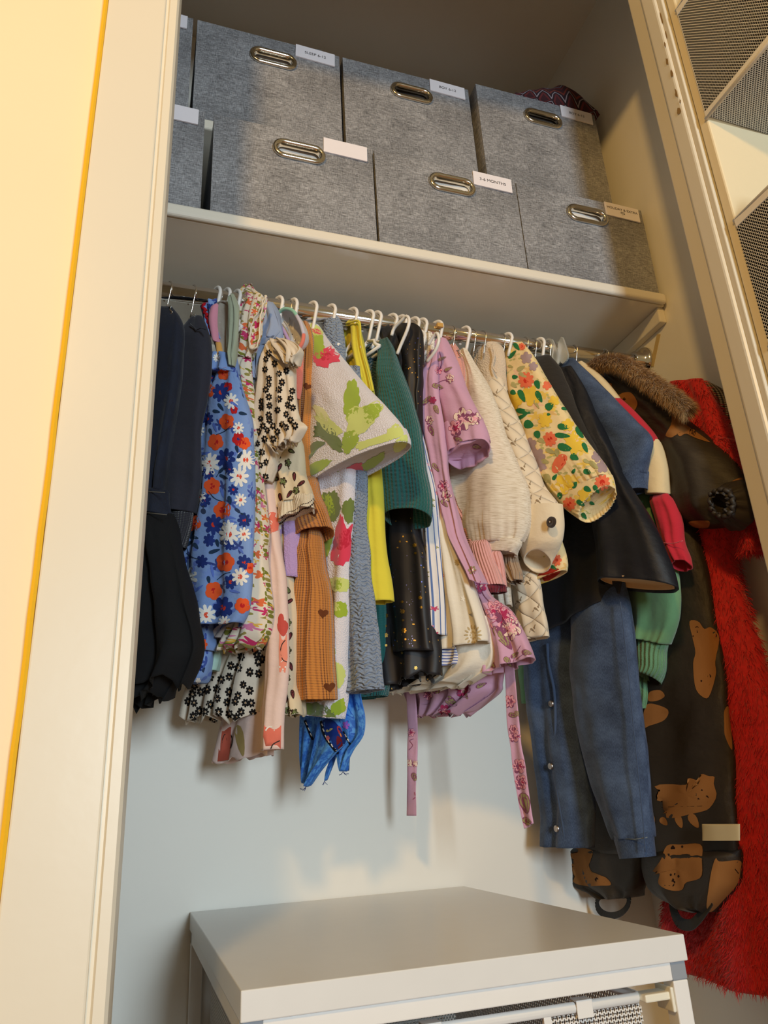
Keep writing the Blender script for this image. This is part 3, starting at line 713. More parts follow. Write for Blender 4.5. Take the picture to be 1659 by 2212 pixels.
st = loft(g, 'shoulder_ruffle', [(434, 646, 470, 640), (440, 672, 474, 675), (448, 700, 476, 708), (460, 728, 482, 735)], p, BL, .012, (.003, .004, 3), nz=.004, push=.004, open_=False)
lr = loft(g, 'lower_ruffle', [(393, 1340, 454, 1340), (394, 1368, 454, 1366), (399, 1392, 452, 1392), (404, 1402, 448, 1404)], p, BL, .022, (.003, .008, 4), push=-.012, gather=7)
lr2 = loft(g, 'lower_ruffle', [(400, 1395, 450, 1395), (375, 1425, 448, 1418), (366, 1445, 444, 1440), (376, 1466, 436, 1462), (390, 1476, 425, 1474)], p, BL, .024, (.004, .010, 4), push=-.02, gather=8)
RD = ink((186, 24, 36)); pts = []
for i in range(30):
    t = i/29; pts.append((434+t*26+2.6*math.sin(i*1.6), 646+t*78))
tubepx(g, 'red_scallop_edge', pts, p, .0032, RD, push=.016)
R1, R2, O1, NVI, WH, LFN, LBL, YC = ink((214, 62, 40)), ink((190, 34, 38)), ink((232, 92, 46)), ink((36, 56, 128)), ink((240, 238, 232)), ink((34, 56, 84)), ink((92, 120, 205)), ink((228, 80, 52))
pr = Print([sk, bd])
Z = lambda zx, zy: (280+.3134*zx, 560+.3134*zy); ZB = lambda zx, zy: (280+.3165*zx, 1050+.3165*zy)
for (x, y, r) in ((545, 905, 15), (670, 1120, 17), (595, 1260, 18), (570, 1565, 19), (640, 1730, 20), (440, 1820, 18), (650, 790, 14), (790, 1270, 14), (440, 1420, 10)): pr.flower(*Z(x, y), r*1.0, O1, R2, 5, .16, random.random()*6, .95, .35)
for (x, y, r) in ((750, 1240, 15), (680, 880, 10), (720, 1040, 9), (300, 1830, 0)): 
    if r: pr.flower(*Z(x, y), r, R2, NVI, 5, .15, random.random(), .9, .25)
for (x, y, r) in ((655, 520, 21), (575, 715, 20), (770, 815, 17), (355, 900, 12), (330, 690, 10), (820, 560, 12)): pr.flower(*ZB(x, y), r, O1, R2, 5, .15, random.random()*6, .95, .32)
for (x, y, r) in ((630, 920, 20), (665, 1375, 22), (540, 1100, 14), (545, 1475, 14), (520, 1660, 15), (715, 1590, 12), (570, 820, 8), (790, 1800, 16), (580, 1830, 22), (690, 1450, 10)): pr.flower(*Z(x, y), r, NVI, R1, 8, .34, random.random()*6, .9, .26)
for (x, y, r) in ((495, 515, 14), (345, 520, 17), (690, 655, 16), (640, 830, 24), (780, 520, 16), (545, 370, 14), (420, 880, 12), (680, 400, 12)): pr.flower(*ZB(x, y), r, NVI, R1 if r > 15 else None, 7, .32, random.random()*6, .9, .28)
for (x, y, r) in ((700, 980, 17), (555, 1410, 24), (800, 1385, 22), (755, 1500, 22), (480, 1635, 16), (480, 1180, 13), (750, 1165, 13), (765, 1660, 14), (690, 1855, 18), (600, 680, 9)): pr.flower(*Z(x, y), r, WH, YC, 9, .45, random.random()*6, .9, .3)
for (x, y, r) in ((680, 330, 23), (395, 625, 24), (755, 620, 19), (525, 880, 22), (360, 335, 14), (650, 930, 14), (780, 330, 15)): pr.flower(*ZB(x, y), r, WH, YC, 9, .45, random.random()*6, .92, .3)
for (x, y, l, a) in ((630, 1020, 16, .9), (600, 1050, 13, .2), (640, 1450, 17, -.8), (650, 1500, 16, .4), (690, 1660, 14, 1.4), (780, 1065, 14, .2), (740, 1310, 13, 1.3), (560, 1190, 12, 1.2), (500, 980, 13, .8), (520, 1020, 10, -.5), (760, 1350, 14, -1), (480, 1420, 12, .4)): pr.leaf(*Z(x, y), l*1.3, 7, a, LFN)
for (x, y, l, a) in ((580, 445, 22, -.3), (600, 390, 15, 1.3), (440, 350, 18, .2), (410, 390, 16, -.6), (455, 410, 14, .9), (540, 640, 14, 1.4), (430, 880, 16, -.5), (685, 105, 12, 1.4), (430, 320, 12, -.9)): pr.leaf(*ZB(x, y), l*1.2, 8, a, LFN)
for (x, y, l, a) in ((590, 1160, 18, 1.2), (640, 1610, 20, 1.3), (520, 1340, 22, -.2), (720, 1000, 16, .5), (690, 1780, 24, .2), (470, 1080, 14, .9), (600, 760, 12, .2)): pr.leaf(*Z(x, y), l*1.2, 6, a, LBL)
for (x, y, l, a) in ((565, 580, 24, 1.4), (720, 720, 20, .2), (470, 700, 22, -.6), (690, 240, 24, .2), (430, 780, 24, .1), (760, 440, 16, .9), (380, 770, 18, .4)): pr.leaf(*ZB(x, y), l*1.2, 6, a, LBL)
for q in ([(600, 1210), (650, 1190), (700, 1150)], [(545, 1600), (590, 1650), (640, 1670)], [(600, 1500), (640, 1450), (690, 1440)]): pr.stroke([Z(*v) for v in q], 1.6, LFN)
for q in ([(370, 380), (400, 450), (395, 560)], [(600, 640), (650, 600), (690, 590)], [(390, 460), (440, 490), (480, 500)], [(740, 180), (790, 200), (810, 260)]): pr.stroke([ZB(*v) for v in q], 1.6, LFN)
pr.done(g, 'poppy_print')
pr = Print([lr, lr2, st])
for (x, y, r, m_) in ((438, 1392, 12, O1), (418, 1408, 9, R2), (410, 1360, 8, NVI), (395, 1452, 12, NVI), (418, 1458, 9, R2), (430, 1440, 10, NVI), (400, 1438, 8, WH), (428, 1470, 7, WH), (455, 665, 9, NVI), (470, 655, 8, NVI)): pr.flower(x, y, r, m_, None, 6, .3)
pr.done(g, 'poppy_print')
hanger(.096, 'white', 'first of the three behind the poppy dress shoulder', 20, drop=.02, fall=.022, wide=.03)
# ------------------------------------------------------------------ 4 pastel tank top
p = Plane(.088, 32); g = garment('tank_top', p, 'pale grey-lined tank top with a pink and orange edge', 'tank top')
GL = m_fabric('pale_grey_lining', (176, 172, 160), var=.1); SG = m_fabric('sage_binding', (168, 178, 156), var=.12); MT = m_fabric('mint_jersey', (176, 214, 204))
loft(g, 'shoulder_strap', [(496, 648, 504, 634), (496, 662, 514, 662), (495, 690, 516, 690), (494, 725, 514, 730), (496, 760, 507, 765), (497, 790, 504, 790)], p, SG, .008, (.001, .002, 2), open_=False, push=.004)
loft(g, 'front_panel', [(466, 655, 498, 652), (459, 675, 500, 678), (459, 710, 500, 710), (466, 745, 500, 745), (472, 768, 498, 775), (480, 792, 498, 792)], p, GL, .008, (.001, .002, 2), push=-.006, open_=False)
loft(g, 'body', [(482, 780, 500, 780), (480, 900, 520, 900), (470, 1100, 530, 1100), (455, 1300, 520, 1300), (440, 1400, 478, 1400), (426, 1448, 468, 1446)], p, GL, .010, (.002, .003, 3), push=-.062)
opening(g, 'armhole', [(470, 655), (486, 652), (498, 668), (500, 700), (497, 735), (498, 772), (486, 772), (474, 764), (467, 735), (459, 700), (460, 672)], p, .012, .0018, GL, GL, push=.001)
loft(g, 'pink_edge', [(460, 662, 470, 656), (456, 690, 468, 690), (460, 720, 470, 720), (465, 740, 473, 740)], p, m_fabric('pink_jersey', (226, 150, 172)), .006, push=.006, open_=False)
loft(g, 'orange_edge', [(465, 738, 474, 738), (468, 755, 477, 755), (471, 768, 478, 770)], p, m_fabric('orange_jersey', (238, 176, 92)), .006, push=.006, open_=False)
loft(g, 'hem', [(445, 1390, 480, 1390), (430, 1430, 474, 1430), (424, 1452, 470, 1448)], p, MT, .012, (.002, .004, 2), push=-.055)
hanger(.114, 'white', 'second of the three behind the poppy dress shoulder', 20, drop=.02, fall=.022, wide=.03)
hanger(.133, 'white', 'third of the three behind the poppy dress shoulder', 20, drop=.02, fall=.022, wide=.03)
# ------------------------------------------------------------------ 5 cream rose dress
p = Plane(.150, 31); g = garment('rose_dress', p, 'cream dress with olive leaves and magenta flowers beside the poppy dress', 'dress')
RO = m_print('cream_rose_cotton', (232, 222, 204), [(55, 5, .0075, .3, [(196, 40, 104), (222, 108, 60), (206, 120, 160)], None, .6), (70, 2, .0085, .6, [(120, 124, 40), (150, 140, 70)], None, .65), (90, 3, .004, .5, [(226, 180, 70), (190, 60, 110)], None, .5)])
a1 = loft(g, 'shoulder_ruffle', [(530, 614, 548, 615), (524, 630, 556, 629), (522, 650, 570, 640), (520, 680, 564, 662), (517, 710, 560, 692), (514, 742, 556, 742), (512, 770, 545, 776)], p, RO, .014, (.002, .005, 2.5), nz=.006, open_=False)
loft(g, 'bodice', [(512, 765, 545, 768), (511, 800, 540, 800), (518, 850, 544, 850), (528, 920, 548, 920), (534, 1000, 556, 1000)], p, RO, .014, (.002, .004, 2.5), nz=.005, open_=False)
loft(g, 'skirt', [(534, 990, 556, 990), (534, 1080, 562, 1080), (530, 1150, 567, 1150), (525, 1240, 569, 1240), (520, 1310, 571, 1310), (508, 1350, 568, 1340), (494, 1385, 562, 1368), (486, 1408, 545, 1394)], p, RO, .022, (.003, .010, 3.4), hem=.004)
loft(g, 'lining', [(500, 1340, 545, 1340), (462, 1360, 530, 1355), (455, 1378, 512, 1380)], p, m_fabric('white_lining', (222, 214, 206)), .016, (.003, .006, 3), push=.01)
opening(g, 'neckline', [(548, 690), (562, 668), (570, 645), (575, 640), (568, 660), (562, 690), (560, 730), (552, 752), (540, 750), (540, 720)], p, .010, .0016, RO, RO, push=.014, ruffle=.001)
hanger(.150, 'wire', 'holding the cream rose dress', 20, drop=.02, fall=.022, wide=.03)
# ------------------------------------------------------------------ 6 chambray top
p = Plane(.182, 31); g = garment('chambray_top', p, 'pale blue crumpled chambray top with a ruffled edge', 'top')
CB = m_fabric('pale_chambray', (148, 166, 200), var=.12)
loft(g, 'shoulder', [(566, 656, 590, 653), (565, 680, 600, 678), (560, 710, 604, 712), (552, 738, 600, 732)], p, CB, .012, (.002, .003, 3), nz=.009, open_=False)
loft(g, 'ruffle', [(552, 735, 600, 728), (538, 750, 580, 748), (535, 770, 572, 770), (546, 798, 568, 796), (554, 822, 564, 820)], p, CB, .010, (.003, .006, 2.5), nz=.006, push=.005)
loft(g, 'body', [(548, 800, 570, 800), (546, 860, 566, 860), (544, 930, 560, 930), (542, 1000, 557, 1000), (543, 1060, 560, 1060)], p, CB, .012, (.002, .004, 2), open_=True)
tubepx(g, 'hem_stitch', [(604, 715), (585, 738), (560, 745), (540, 750), (536, 758), (548, 790), (556, 815)], p, .0016, CB, push=.016)
hanger(.182, 'wire', 'holding the chambray top', 20, drop=.03, fall=.022, wide=.03)
# ------------------------------------------------------------------ 7 rainbow terry cover-up
p = Plane(.213, 30); g = garment('terry_cover_up', p, 'lavender terry cover-up with a mint, lilac and coral hood edge', 'cover-up')
LV = m_terry('lavender_terry', (188, 160, 216)); CO = m_terry('coral_terry', (236, 130, 112)); MI = m_terry('mint_terry', (150, 212, 190)); GY = m_fabric('white_hood_lining', (206, 206, 208), var=.06)
opening(g, 'hood', [(598, 688), (604, 674), (616, 667), (632, 671), (644, 687), (654, 712), (655, 735), (648, 750), (639, 756), (630, 746), (620, 726), (608, 706)], p, .030, .0016, GY, GY, push=.004)
tubepx(g, 'mint_hood_edge', smooth_path([(598, 690), (603, 675), (616, 667), (632, 671), (641, 682)], 16), p, .0034, MI, push=.006)
tubepx(g, 'lilac_hood_edge', smooth_path([(641, 682), (650, 700), (656, 722)], 10), p, .0034, m_terry('pale_lilac_terry', (206, 204, 224)), push=.006)
tubepx(g, 'coral_hood_edge', smooth_path([(656, 722), (654, 738), (645, 754), (638, 757)], 10), p, .0036, CO, push=.006)
tubepx(g, 'lavender_hood_edge', smooth_path([(638, 757), (628, 744), (616, 720), (604, 702), (598, 690)], 12), p, .0034, LV, push=.006)
tubepx(g, 'hood_cord', smooth_path([(614, 694), (622, 705), (626, 722), (626, 744)], 10), p, .0016, GL, push=.001)
loft(g, 'coral_panel', [(636, 752, 652, 752), (634, 790, 652, 790), (636, 830, 650, 830), (638, 862, 646, 862)], p, CO, .010, open_=False, push=-.004)
loft(g, 'body', [(612, 755, 648, 755), (606, 850, 630, 850), (602, 980, 628, 980), (600, 1090, 640, 1090), (600, 1140, 642, 1140), (603, 1200, 642, 1200), (612, 1248, 642, 1246)], p, LV, .012, (.001, .004, 2), push=-.022)
hanger(.213, 'white', 'holding the rainbow terry cover-up', 20, drop=.03, fall=.022, wide=.03)
# ------------------------------------------------------------------ 9 pale pink fruit pyjamas
p = Plane(.196, 30); g = garment('fruit_pyjamas', p, 'long pale pink pyjamas printed with coral fruit faces', 'pyjamas')
PK = m_fabric('pale_pink_jersey', (234, 208, 200), var=.06, weave=1200)
lg = loft(g, 'leg', [(563, 985, 580, 985), (561, 1050, 588, 1050), (566, 1113, 594, 1105), (571, 1183, 604, 1178), (575, 1253, 615, 1250), (576, 1366, 620, 1366), (573, 1461, 619, 1455), (571, 1530, 611, 1525), (570, 1580, 608, 1575), (569, 1622, 606, 1618)], p, PK, .014, (.001, .002, 1.5), nz=.002)
p2 = Plane(.235, 30)
bk = loft(g, 'back_leg', [(520, 1420, 592, 1420), (500, 1500, 592, 1500), (480, 1565, 593, 1560), (466, 1615, 593, 1600), (457, 1650, 592, 1628)], p2, PK, .014, (.002, .005, 2), hem=.003)
CR, CR2, DKL, GRN = ink((228, 122, 104)), ink((236, 146, 124)), ink((60, 50, 48)), ink((168, 168, 110))
pr = Print([lg])
pr.flower(574, 1140, 19, CR2, None, 5, .05, 0, .9); pr.flower(590, 1128, 22, CR, None, 5, .05, .6, .8); pr.flower(568, 1170, 15, CR2, None, 5, .05, 0, .6)
pr.leaf(611, 1357, 36, 22, 1.5, ink((200, 84, 76))); pr.leaf(607, 1345, 40, 12, 1.6, ink((200, 84, 76)))
pr.put([(604, 1368), (619, 1370), (621, 1420), (616, 1453), (604, 1452), (603, 1400)], CR2)
pr.put([(571, 1567), (607, 1567), (606, 1618), (569, 1621), (569, 1590)], CR)
pr.leaf(583, 1300, 50, 10, 1.5, GRN); pr.leaf(566, 1103, 12, 8, 0, ink((150, 196, 190)))
pr.stroke([(605, 1412), (609, 1393), (616, 1383)], 2, DKL); pr.stroke([(605, 1410), (611, 1425), (619, 1430)], 2, DKL); pr.stroke([(604, 1427), (607, 1430), (611, 1427)], 1.4, WH)
pr.stroke([(585, 1620), (590, 1608), (604, 1600)], 2.4, DKL); pr.stroke([(574, 1578), (580, 1571), (588, 1570)], 3, WH); pr.stroke([(584, 1110), (580, 1122), (584, 1140)], 2, WH)
for q in ((605, 1441), (611, 1446), (616, 1441), (578, 1158), (569, 1149)): pr.flower(*q, 2, WH if q[1] > 1400 else R1, None, 4, .1)
pr.done(g, 'fruit_print')
pr = Print([bk]); pr.put([(478, 1570), (500, 1570), (496, 1640), (470, 1645)], ink((196, 96, 78)))
for cx_ in (486, 498): pr.stroke([(cx_-6, 1600), (cx_, 1586), (cx_+5, 1600), (cx_, 1616), (cx_-6, 1602)], 1.8, DKL)
pr.leaf(520, 1600, 70, 18, 1.4, ink((172, 150, 96))); pr.done(g, 'fruit_print')
hanger(.232, 'wire', 'holding the fruit pyjamas', 20, drop=.035, fall=.022, wide=.03)
# ------------------------------------------------------------------ 8 black daisy dress
p = Plane(.176, 30); g = garment('daisy_dress', p, 'off-white ruffled dress with small black daisies', 'dress')
DC = m_fabric('ivory_cotton', (226, 214, 196), var=.08); DK, AM = ink((26, 22, 20)), ink((176, 128, 70))
db = loft(g, 'bodice', [(576, 742, 622, 738), (572, 765, 632, 765), (566, 800, 633, 798), (560, 850, 638, 850), (553, 880, 643, 885), (550, 915, 646, 905), (549, 940, 640, 945), (552, 978, 602, 968), (558, 1012, 590, 1003), (565, 1042, 580, 1038)], p, DC, .018, (.003, .006, 3.4), nz=.005)
wr_ = loft(g, 'waist_ruffle', [(575, 925, 640, 905), (566, 945, 655, 915), (575, 962, 657, 925), (590, 975, 640, 950)], p, DC, .006, (.003, .006, 5), nz=.004, push=.014, hem=.004)
nk_ = loft(g, 'neck_ruffle', [(584, 738, 612, 730), (580, 755, 640, 742), (600, 775, 653, 758), (622, 790, 640, 785)], p, DC, .009, (.004, .007, 3), nz=.004, push=.014, hem=.004)
opening(g, 'neckline', [(590, 742), (604, 733), (616, 735), (624, 750), (634, 768), (618, 764), (604, 756), (592, 756)], p, .012, .0018, DC, DC, push=.024)
p2 = Plane(.215, 31)
ds = loft(g, 'skirt', [(530, 1250, 578, 1250), (515, 1345, 579, 1335), (478, 1400, 577, 1390), (445, 1435, 574, 1430), (415, 1475, 567, 1472), (403, 1512, 560, 1510), (399, 1556, 550, 1548)], p2, DC, .026, (.004, .014, 5.5), hem=.008)
pr = Print([db, wr_, nk_])
def daisy(pr, x, y, r, rot): pr.flower(x, y, r*1.12, DK, None, 7, .34, rot, .85); pr.flower(x, y, r*.34, DC, None, 6, .3, rot+.3, .85); pr.flower(x, y, r*.25, AM, None, 4, .1, rot, .85)
rr_ = random.Random(3)
for (zx, zy) in ((940, 690), (935, 760), (960, 825), (960, 865), (1030, 790), (1050, 850), (1030, 900), (1080, 770), (940, 900), (910, 980), (960, 950), (1030, 965), (1110, 960), (910, 1020), (965, 1010), (1090, 1005), (1125, 1025), (1020, 1040), (960, 1075), (905, 1100), (965, 1110), (1080, 1070), (1120, 910), (1050, 1140), (990, 1150), (920, 1150), (890, 1190), (1110, 1110), (1140, 1150), (990, 1240), (1020, 1190), (930, 1240), (880, 1270), (910, 1330), (880, 1360), (950, 1180), (900, 1420), (935, 1500), (940, 1400), (1000, 720), (960, 650), (1080, 1160)): daisy(pr, *Z(zx, zy), rr_.uniform(6.0, 7.6), rr_.random()*6)
pr.done(g, 'daisy_print')
pr = Print([ds])
for (zx, zy) in ((690, 1225), (625, 1320), (680, 1300), (595, 1385), (600, 1450), (665, 1475), (680, 1405), (550, 1490), (610, 1540), (680, 1555), (570, 1590), (620, 1620), (515, 1540), (475, 1535), (435, 1570), (400, 1470), (440, 1480), (430, 1420), (485, 1405), (440, 1365), (550, 1305), (775, 1355), (820, 1270), (740, 1430), (820, 1395), (720, 1470), (830, 1480), (760, 1540), (730, 1580), (840, 1550), (880, 1280), (870, 1150), (900, 1100), (840, 1100), (760, 1165), (740, 1240), (880, 1200), (905, 1180), (530, 1390), (790, 1480)): daisy(pr, *ZB(zx, zy), rr_.uniform(8, 9.6), rr_.random()*6)
pr.done(g, 'daisy_print')
hanger(.241, 'white', 'between the rainbow hood and rust knit hangers', 20, drop=.04, fall=.022, wide=.03)
# ------------------------------------------------------------------ 8b vegetable print top
p = Plane(.222, 29); g = garment('vegetable_top', p, 'cream top with green and plum vegetables and a lace sleeve edge', 'top')
CRM = m_fabric('cream_muslin', (222, 208, 178), var=.08)
vs = loft(g, 'sleeve', [(586, 950, 646, 945), (588, 985, 650, 982), (590, 1030, 653, 1020), (594, 1070, 666, 1050), (597, 1108, 675, 1072)], p, CRM, .020, (.002, .005, 2.2), nz=.004)
lace = loft(g, 'lace_edge', [(597, 1100, 674, 1065), (598, 1120, 678, 1082), (599, 1143, 681, 1098)], p, m_rib('cream_lace', (230, 218, 194), .003, .003, .001, .25), .021, (.003, .006, 2.2), hem=.002)
vb = loft(g, 'body', [(606, 1150, 628, 1150), (610, 1240, 630, 1240), (616, 1320, 636, 1320), (615, 1400, 636, 1400), (611, 1480, 638, 1480), (609, 1520, 648, 1512), (607, 1546, 652, 1545)], p, CRM, .018, (.002, .006, 2.5), push=-.014, hem=.002)
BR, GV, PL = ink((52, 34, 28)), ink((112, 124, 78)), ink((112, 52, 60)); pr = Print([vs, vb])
for (x, y, kd) in ((600, 985, 0), (604, 1010, 2), (630, 975, 1), (622, 1000, 0), (636, 1030, 2), (612, 1040, 0), (596, 1035, 1), (640, 1060, 0), (606, 1075, 2), (625, 1068, 2), (652, 1080, 1), (612, 1095, 0), (602, 1120, 1), (650, 1045, 2), (664, 1090, 0), (622, 1275, 1), (624, 1300, 2), (622, 1345, 0), (626, 1375, 2), (622, 1405, 0), (628, 1440, 2), (620, 1465, 0), (632, 1500, 2), (618, 1510, 2), (636, 1540, 0), (622, 1535, 0)):
    if kd == 0: pr.flower(x, y, 9, BR, None, 5, .3, x, .85); pr.flower(x, y, 7.4, GV, None, 5, .3, x, .85); pr.stroke([(x, y+5), (x+3, y+14)], 1.6, BR)
    elif kd == 1: pr.leaf(x, y, 16, 9, x*.3, BR); pr.leaf(x, y, 12, 6, x*.3, GV)
    else: pr.leaf(x, y, 20, 8, 1.2+x % 1.3, BR); pr.leaf(x, y, 16, 5, 1.2+x % 1.3, PL)
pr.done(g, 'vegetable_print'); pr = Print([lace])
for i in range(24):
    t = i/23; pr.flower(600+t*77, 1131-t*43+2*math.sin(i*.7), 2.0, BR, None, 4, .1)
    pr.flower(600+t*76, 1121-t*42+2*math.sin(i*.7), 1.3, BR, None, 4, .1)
pr.done(g, 'lace_dots')  # two rows of dark brown dots laid on the lace edge
# ------------------------------------------------------------------ 10 rust knit set
p = Plane(.262, 28); g = garment('rust_knit_suit', p, 'rust orange waffle knit suit with brown hearts', 'knit suit')
RK = m_rib('rust_waffle_knit', (206, 134, 62), .0046, .0042, .0022, .42)
u1 = loft(g, 'shoulder', [(650, 696, 662, 693), (652, 720, 671, 712), (650, 760, 677, 750), (646, 810, 675, 810), (642, 870, 673, 870), (646, 930, 672, 930), (648, 990, 674, 990), (644, 1045, 680, 1040)], p, RK, .014, (.001, .003, 2), open_=False)
u2 = loft(g, 'sleeve', [(640, 1030, 680, 1030), (630, 1082, 688, 1066), (623, 1118, 704, 1098), (625, 1150, 714, 1125), (631, 1172, 720, 1143)], p, RK, .019, (.001, .002, 2), push=.008, tilt=.008)
u3 = loft(g, 'leg', [(645, 1150, 690, 1140), (648, 1180, 696, 1165), (655, 1225, 699, 1225), (645, 1270, 710, 1270), (638, 1335, 714, 1335), (636, 1430, 718, 1430), (635, 1480, 720, 1478), (635, 1516, 721, 1510)], p, RK, .018, (.003, .005, 1.6), nz=.003, push=.002)
HB = ink((104, 58, 32)); pr = Print([u3, u2, u1])
def heart(pr, x, y, r, rot=0):
    P_ = []
    for i in range(20):
        t = 2*math.pi*i/20; a = 16*math.sin(t)**3/17; b_ = -(13*math.cos(t)-5*math.cos(2*t)-2*math.cos(3*t)-math.cos(4*t))/17
        P_.append((x+r*(a*math.cos(rot)-b_*math.sin(rot)), y+r*(a*math.sin(rot)+b_*math.cos(rot))))
    pr.put(P_, HB, (x, y))
heart(pr, 698, 1325, 12, .1); heart(pr, 712, 1484, 13, -.1); heart(pr, 678, 1108, 10, -.3); heart(pr, 664, 835, 9, .4); pr.done(g, 'heart_print')
hanger(.279, 'white', 'holding the rust knit suit', 22, drop=.03, fall=.022, wide=.03)
# ------------------------------------------------------------------ 11 terry beach robe
p = Plane(.290, 27); g = garment('terry_robe', p, 'white terry robe with lime leaves and pink blossoms', 'robe')
TW = m_terry('white_terry', (232, 230, 240), .10)
ts = loft(g, 'sleeve', [(662, 702, 686, 700), (670, 740, 712, 738), (674, 790, 744, 780), (672, 850, 788, 832), (669, 910, 828, 874), (666, 960, 856, 905), (665, 1010, 872, 928), (668, 1052, 880, 948)], p, TW, .032, (.001, .003, 1.4), nz=.003, bt=([0, .15, .5, .85, 1], [.008, .02, .03, .036, .034]))
tc = loft(g, 'sleeve_hem', [(664, 1006, 873, 924), (667, 1040, 880, 944), (669, 1062, 881, 956)], p, TW, .038, nz=.002, bt=([0, 1], [.037, .037]))
tb = loft(g, 'body', [(678, 900, 770, 900), (672, 1040, 768, 1035), (662, 1100, 766, 1090), (655, 1170, 763, 1170), (648, 1250, 760, 1250), (645, 1330, 757, 1330), (643, 1400, 753, 1400), (641, 1460, 749, 1460), (640, 1510, 746, 1510), (640, 1542, 738, 1553)], p, TW, .020, (.002, .008, 1.8), nz=.003, push=-.012)
LM, LM2, OLV, PKB, PKD, LY = [m_terry('print_'+n_, c_, .12) for n_, c_ in (('lime', (158, 184, 52)), ('light_lime', (208, 220, 128)), ('olive', (110, 128, 62)), ('pink', (222, 62, 92)), ('deep_pink', (196, 30, 62)), ('lemon', (228, 232, 170)))]
ZC = lambda zx, zy: (640+.3134*zx, 600+.3134*zy); pr = Print([ts, tc])
def blot(pr, mat, f, *pts):
    P_ = smooth_path([f(*q) for q in pts], 36, True); c = sum(P_)/len(P_)
    pr.put([c+(q-c)*(1+.16*random.uniform(-1, 1)*(i % 2)) for i, q in enumerate(P_)], mat, c, rings=4)
blot(pr, LM, ZC, (110, 390), (170, 380), (190, 450), (200, 520), (150, 560), (110, 480)); blot(pr, LM2, ZC, (100, 320), (160, 340), (180, 390), (110, 400))
blot(pr, PKB, ZC, (115, 520), (170, 510), (240, 470), (280, 520), (300, 570), (240, 590), (210, 620), (160, 610), (120, 580)); blot(pr, PKB, ZC, (95, 350), (150, 355), (180, 390), (130, 385)); blot(pr, PKD, ZC, (170, 530), (230, 520), (240, 560), (180, 570))
blot(pr, LM, ZC, (350, 730), (400, 705), (430, 760), (440, 850), (420, 950), (350, 970), (325, 880)); blot(pr, LM2, ZC, (380, 900), (480, 880), (560, 850), (600, 900), (540, 1000), (440, 1080), (370, 1090), (350, 1000))
blot(pr, LM, ZC, (460, 900), (540, 870), (590, 890), (560, 960), (490, 1010)); blot(pr, LY, ZC, (110, 880), (190, 900), (230, 980), (180, 980)); blot(pr, LM2, ZC, (120, 910), (220, 960), (320, 1060), (240, 1080), (140, 980))
blot(pr, OLV, ZC, (95, 1010), (170, 1000), (260, 1050), (310, 1130), (340, 1200), (260, 1180), (170, 1100), (100, 1090)); blot(pr, LM, ZC, (330, 1080), (420, 1060), (430, 1130), (360, 1210), (320, 1170)); blot(pr, OLV, ZC, (85, 1180), (130, 1130), (200, 1140), (150, 1180), (90, 1250))
blot(pr, LM2, ZC, (640, 1040), (700, 1010), (740, 1070), (690, 1110), (620, 1110)); blot(pr, LM2, ZC, (420, 1140), (520, 1110), (620, 1080), (640, 1120), (520, 1160), (430, 1190)); blot(pr, LM, ZC, (90, 1300), (160, 1260), (240, 1260), (200, 1310), (110, 1360))
blot(pr, PKB, ZC, (345, 1320), (400, 1280), (455, 1280), (460, 1350), (430, 1390), (350, 1400)); blot(pr, LM, ZC, (235, 1370), (335, 1330), (350, 1400), (270, 1440)); blot(pr, LM, ZC, (460, 1280), (560, 1220), (600, 1200), (590, 1260), (480, 1330)); blot(pr, LM2, ZC, (680, 1130), (750, 1080), (765, 1130), (740, 1180), (680, 1200))
pr.done(g, 'blossom_print'); pr = Print([tb])
blot(pr, OLV, ZB, (1320, 60), (1400, 40), (1440, 140), (1400, 250), (1340, 180)); blot(pr, LM, ZB, (1300, 80), (1370, 60), (1400, 180), (1340, 200)); blot(pr, OLV, ZB, (1450, 130), (1520, 90), (1530, 220), (1480, 250)); blot(pr, LM, ZB, (1320, 300), (1390, 300), (1380, 400), (1340, 490), (1310, 420))
blot(pr, PKB, ZB, (1420, 260), (1450, 210), (1480, 290), (1525, 260), (1520, 400), (1505, 480), (1440, 540), (1375, 510), (1390, 380)); blot(pr, PKD, ZB, (1420, 340), (1500, 300), (1500, 400), (1430, 430)); blot(pr, LM2, ZB, (1360, 640), (1430, 620), (1500, 650), (1490, 710), (1400, 720)); blot(pr, LM, ZB, (1380, 650), (1440, 640), (1440, 700), (1390, 700))
blot(pr, LM, ZB, (1400, 800), (1470, 800), (1480, 880), (1410, 890)); blot(pr, LM2, ZB, (1370, 780), (1420, 800), (1440, 850), (1380, 840)); blot(pr, LM2, ZB, (1400, 1210), (1450, 1220), (1470, 1310), (1430, 1380), (1400, 1310)); blot(pr, LM, ZB, (1410, 1470), (1460, 1450), (1470, 1530), (1400, 1560), (1370, 1510)); blot(pr, OLV, ZB, (1170, 1500), (1280, 1480), (1380, 1530), (1400, 1590), (1180, 1590)); blot(pr, LM, ZB, (1370, 1080), (1400, 1090), (1400, 1160), (1370, 1150)); blot(pr, PKB, ZB, (1360, 700), (1385, 730), (1380, 790), (1360, 800))
pr.done(g, 'blossom_print')
hanger(.316, 'white', 'holding the terry robe', 22, drop=.03, fall=.022, wide=.03)
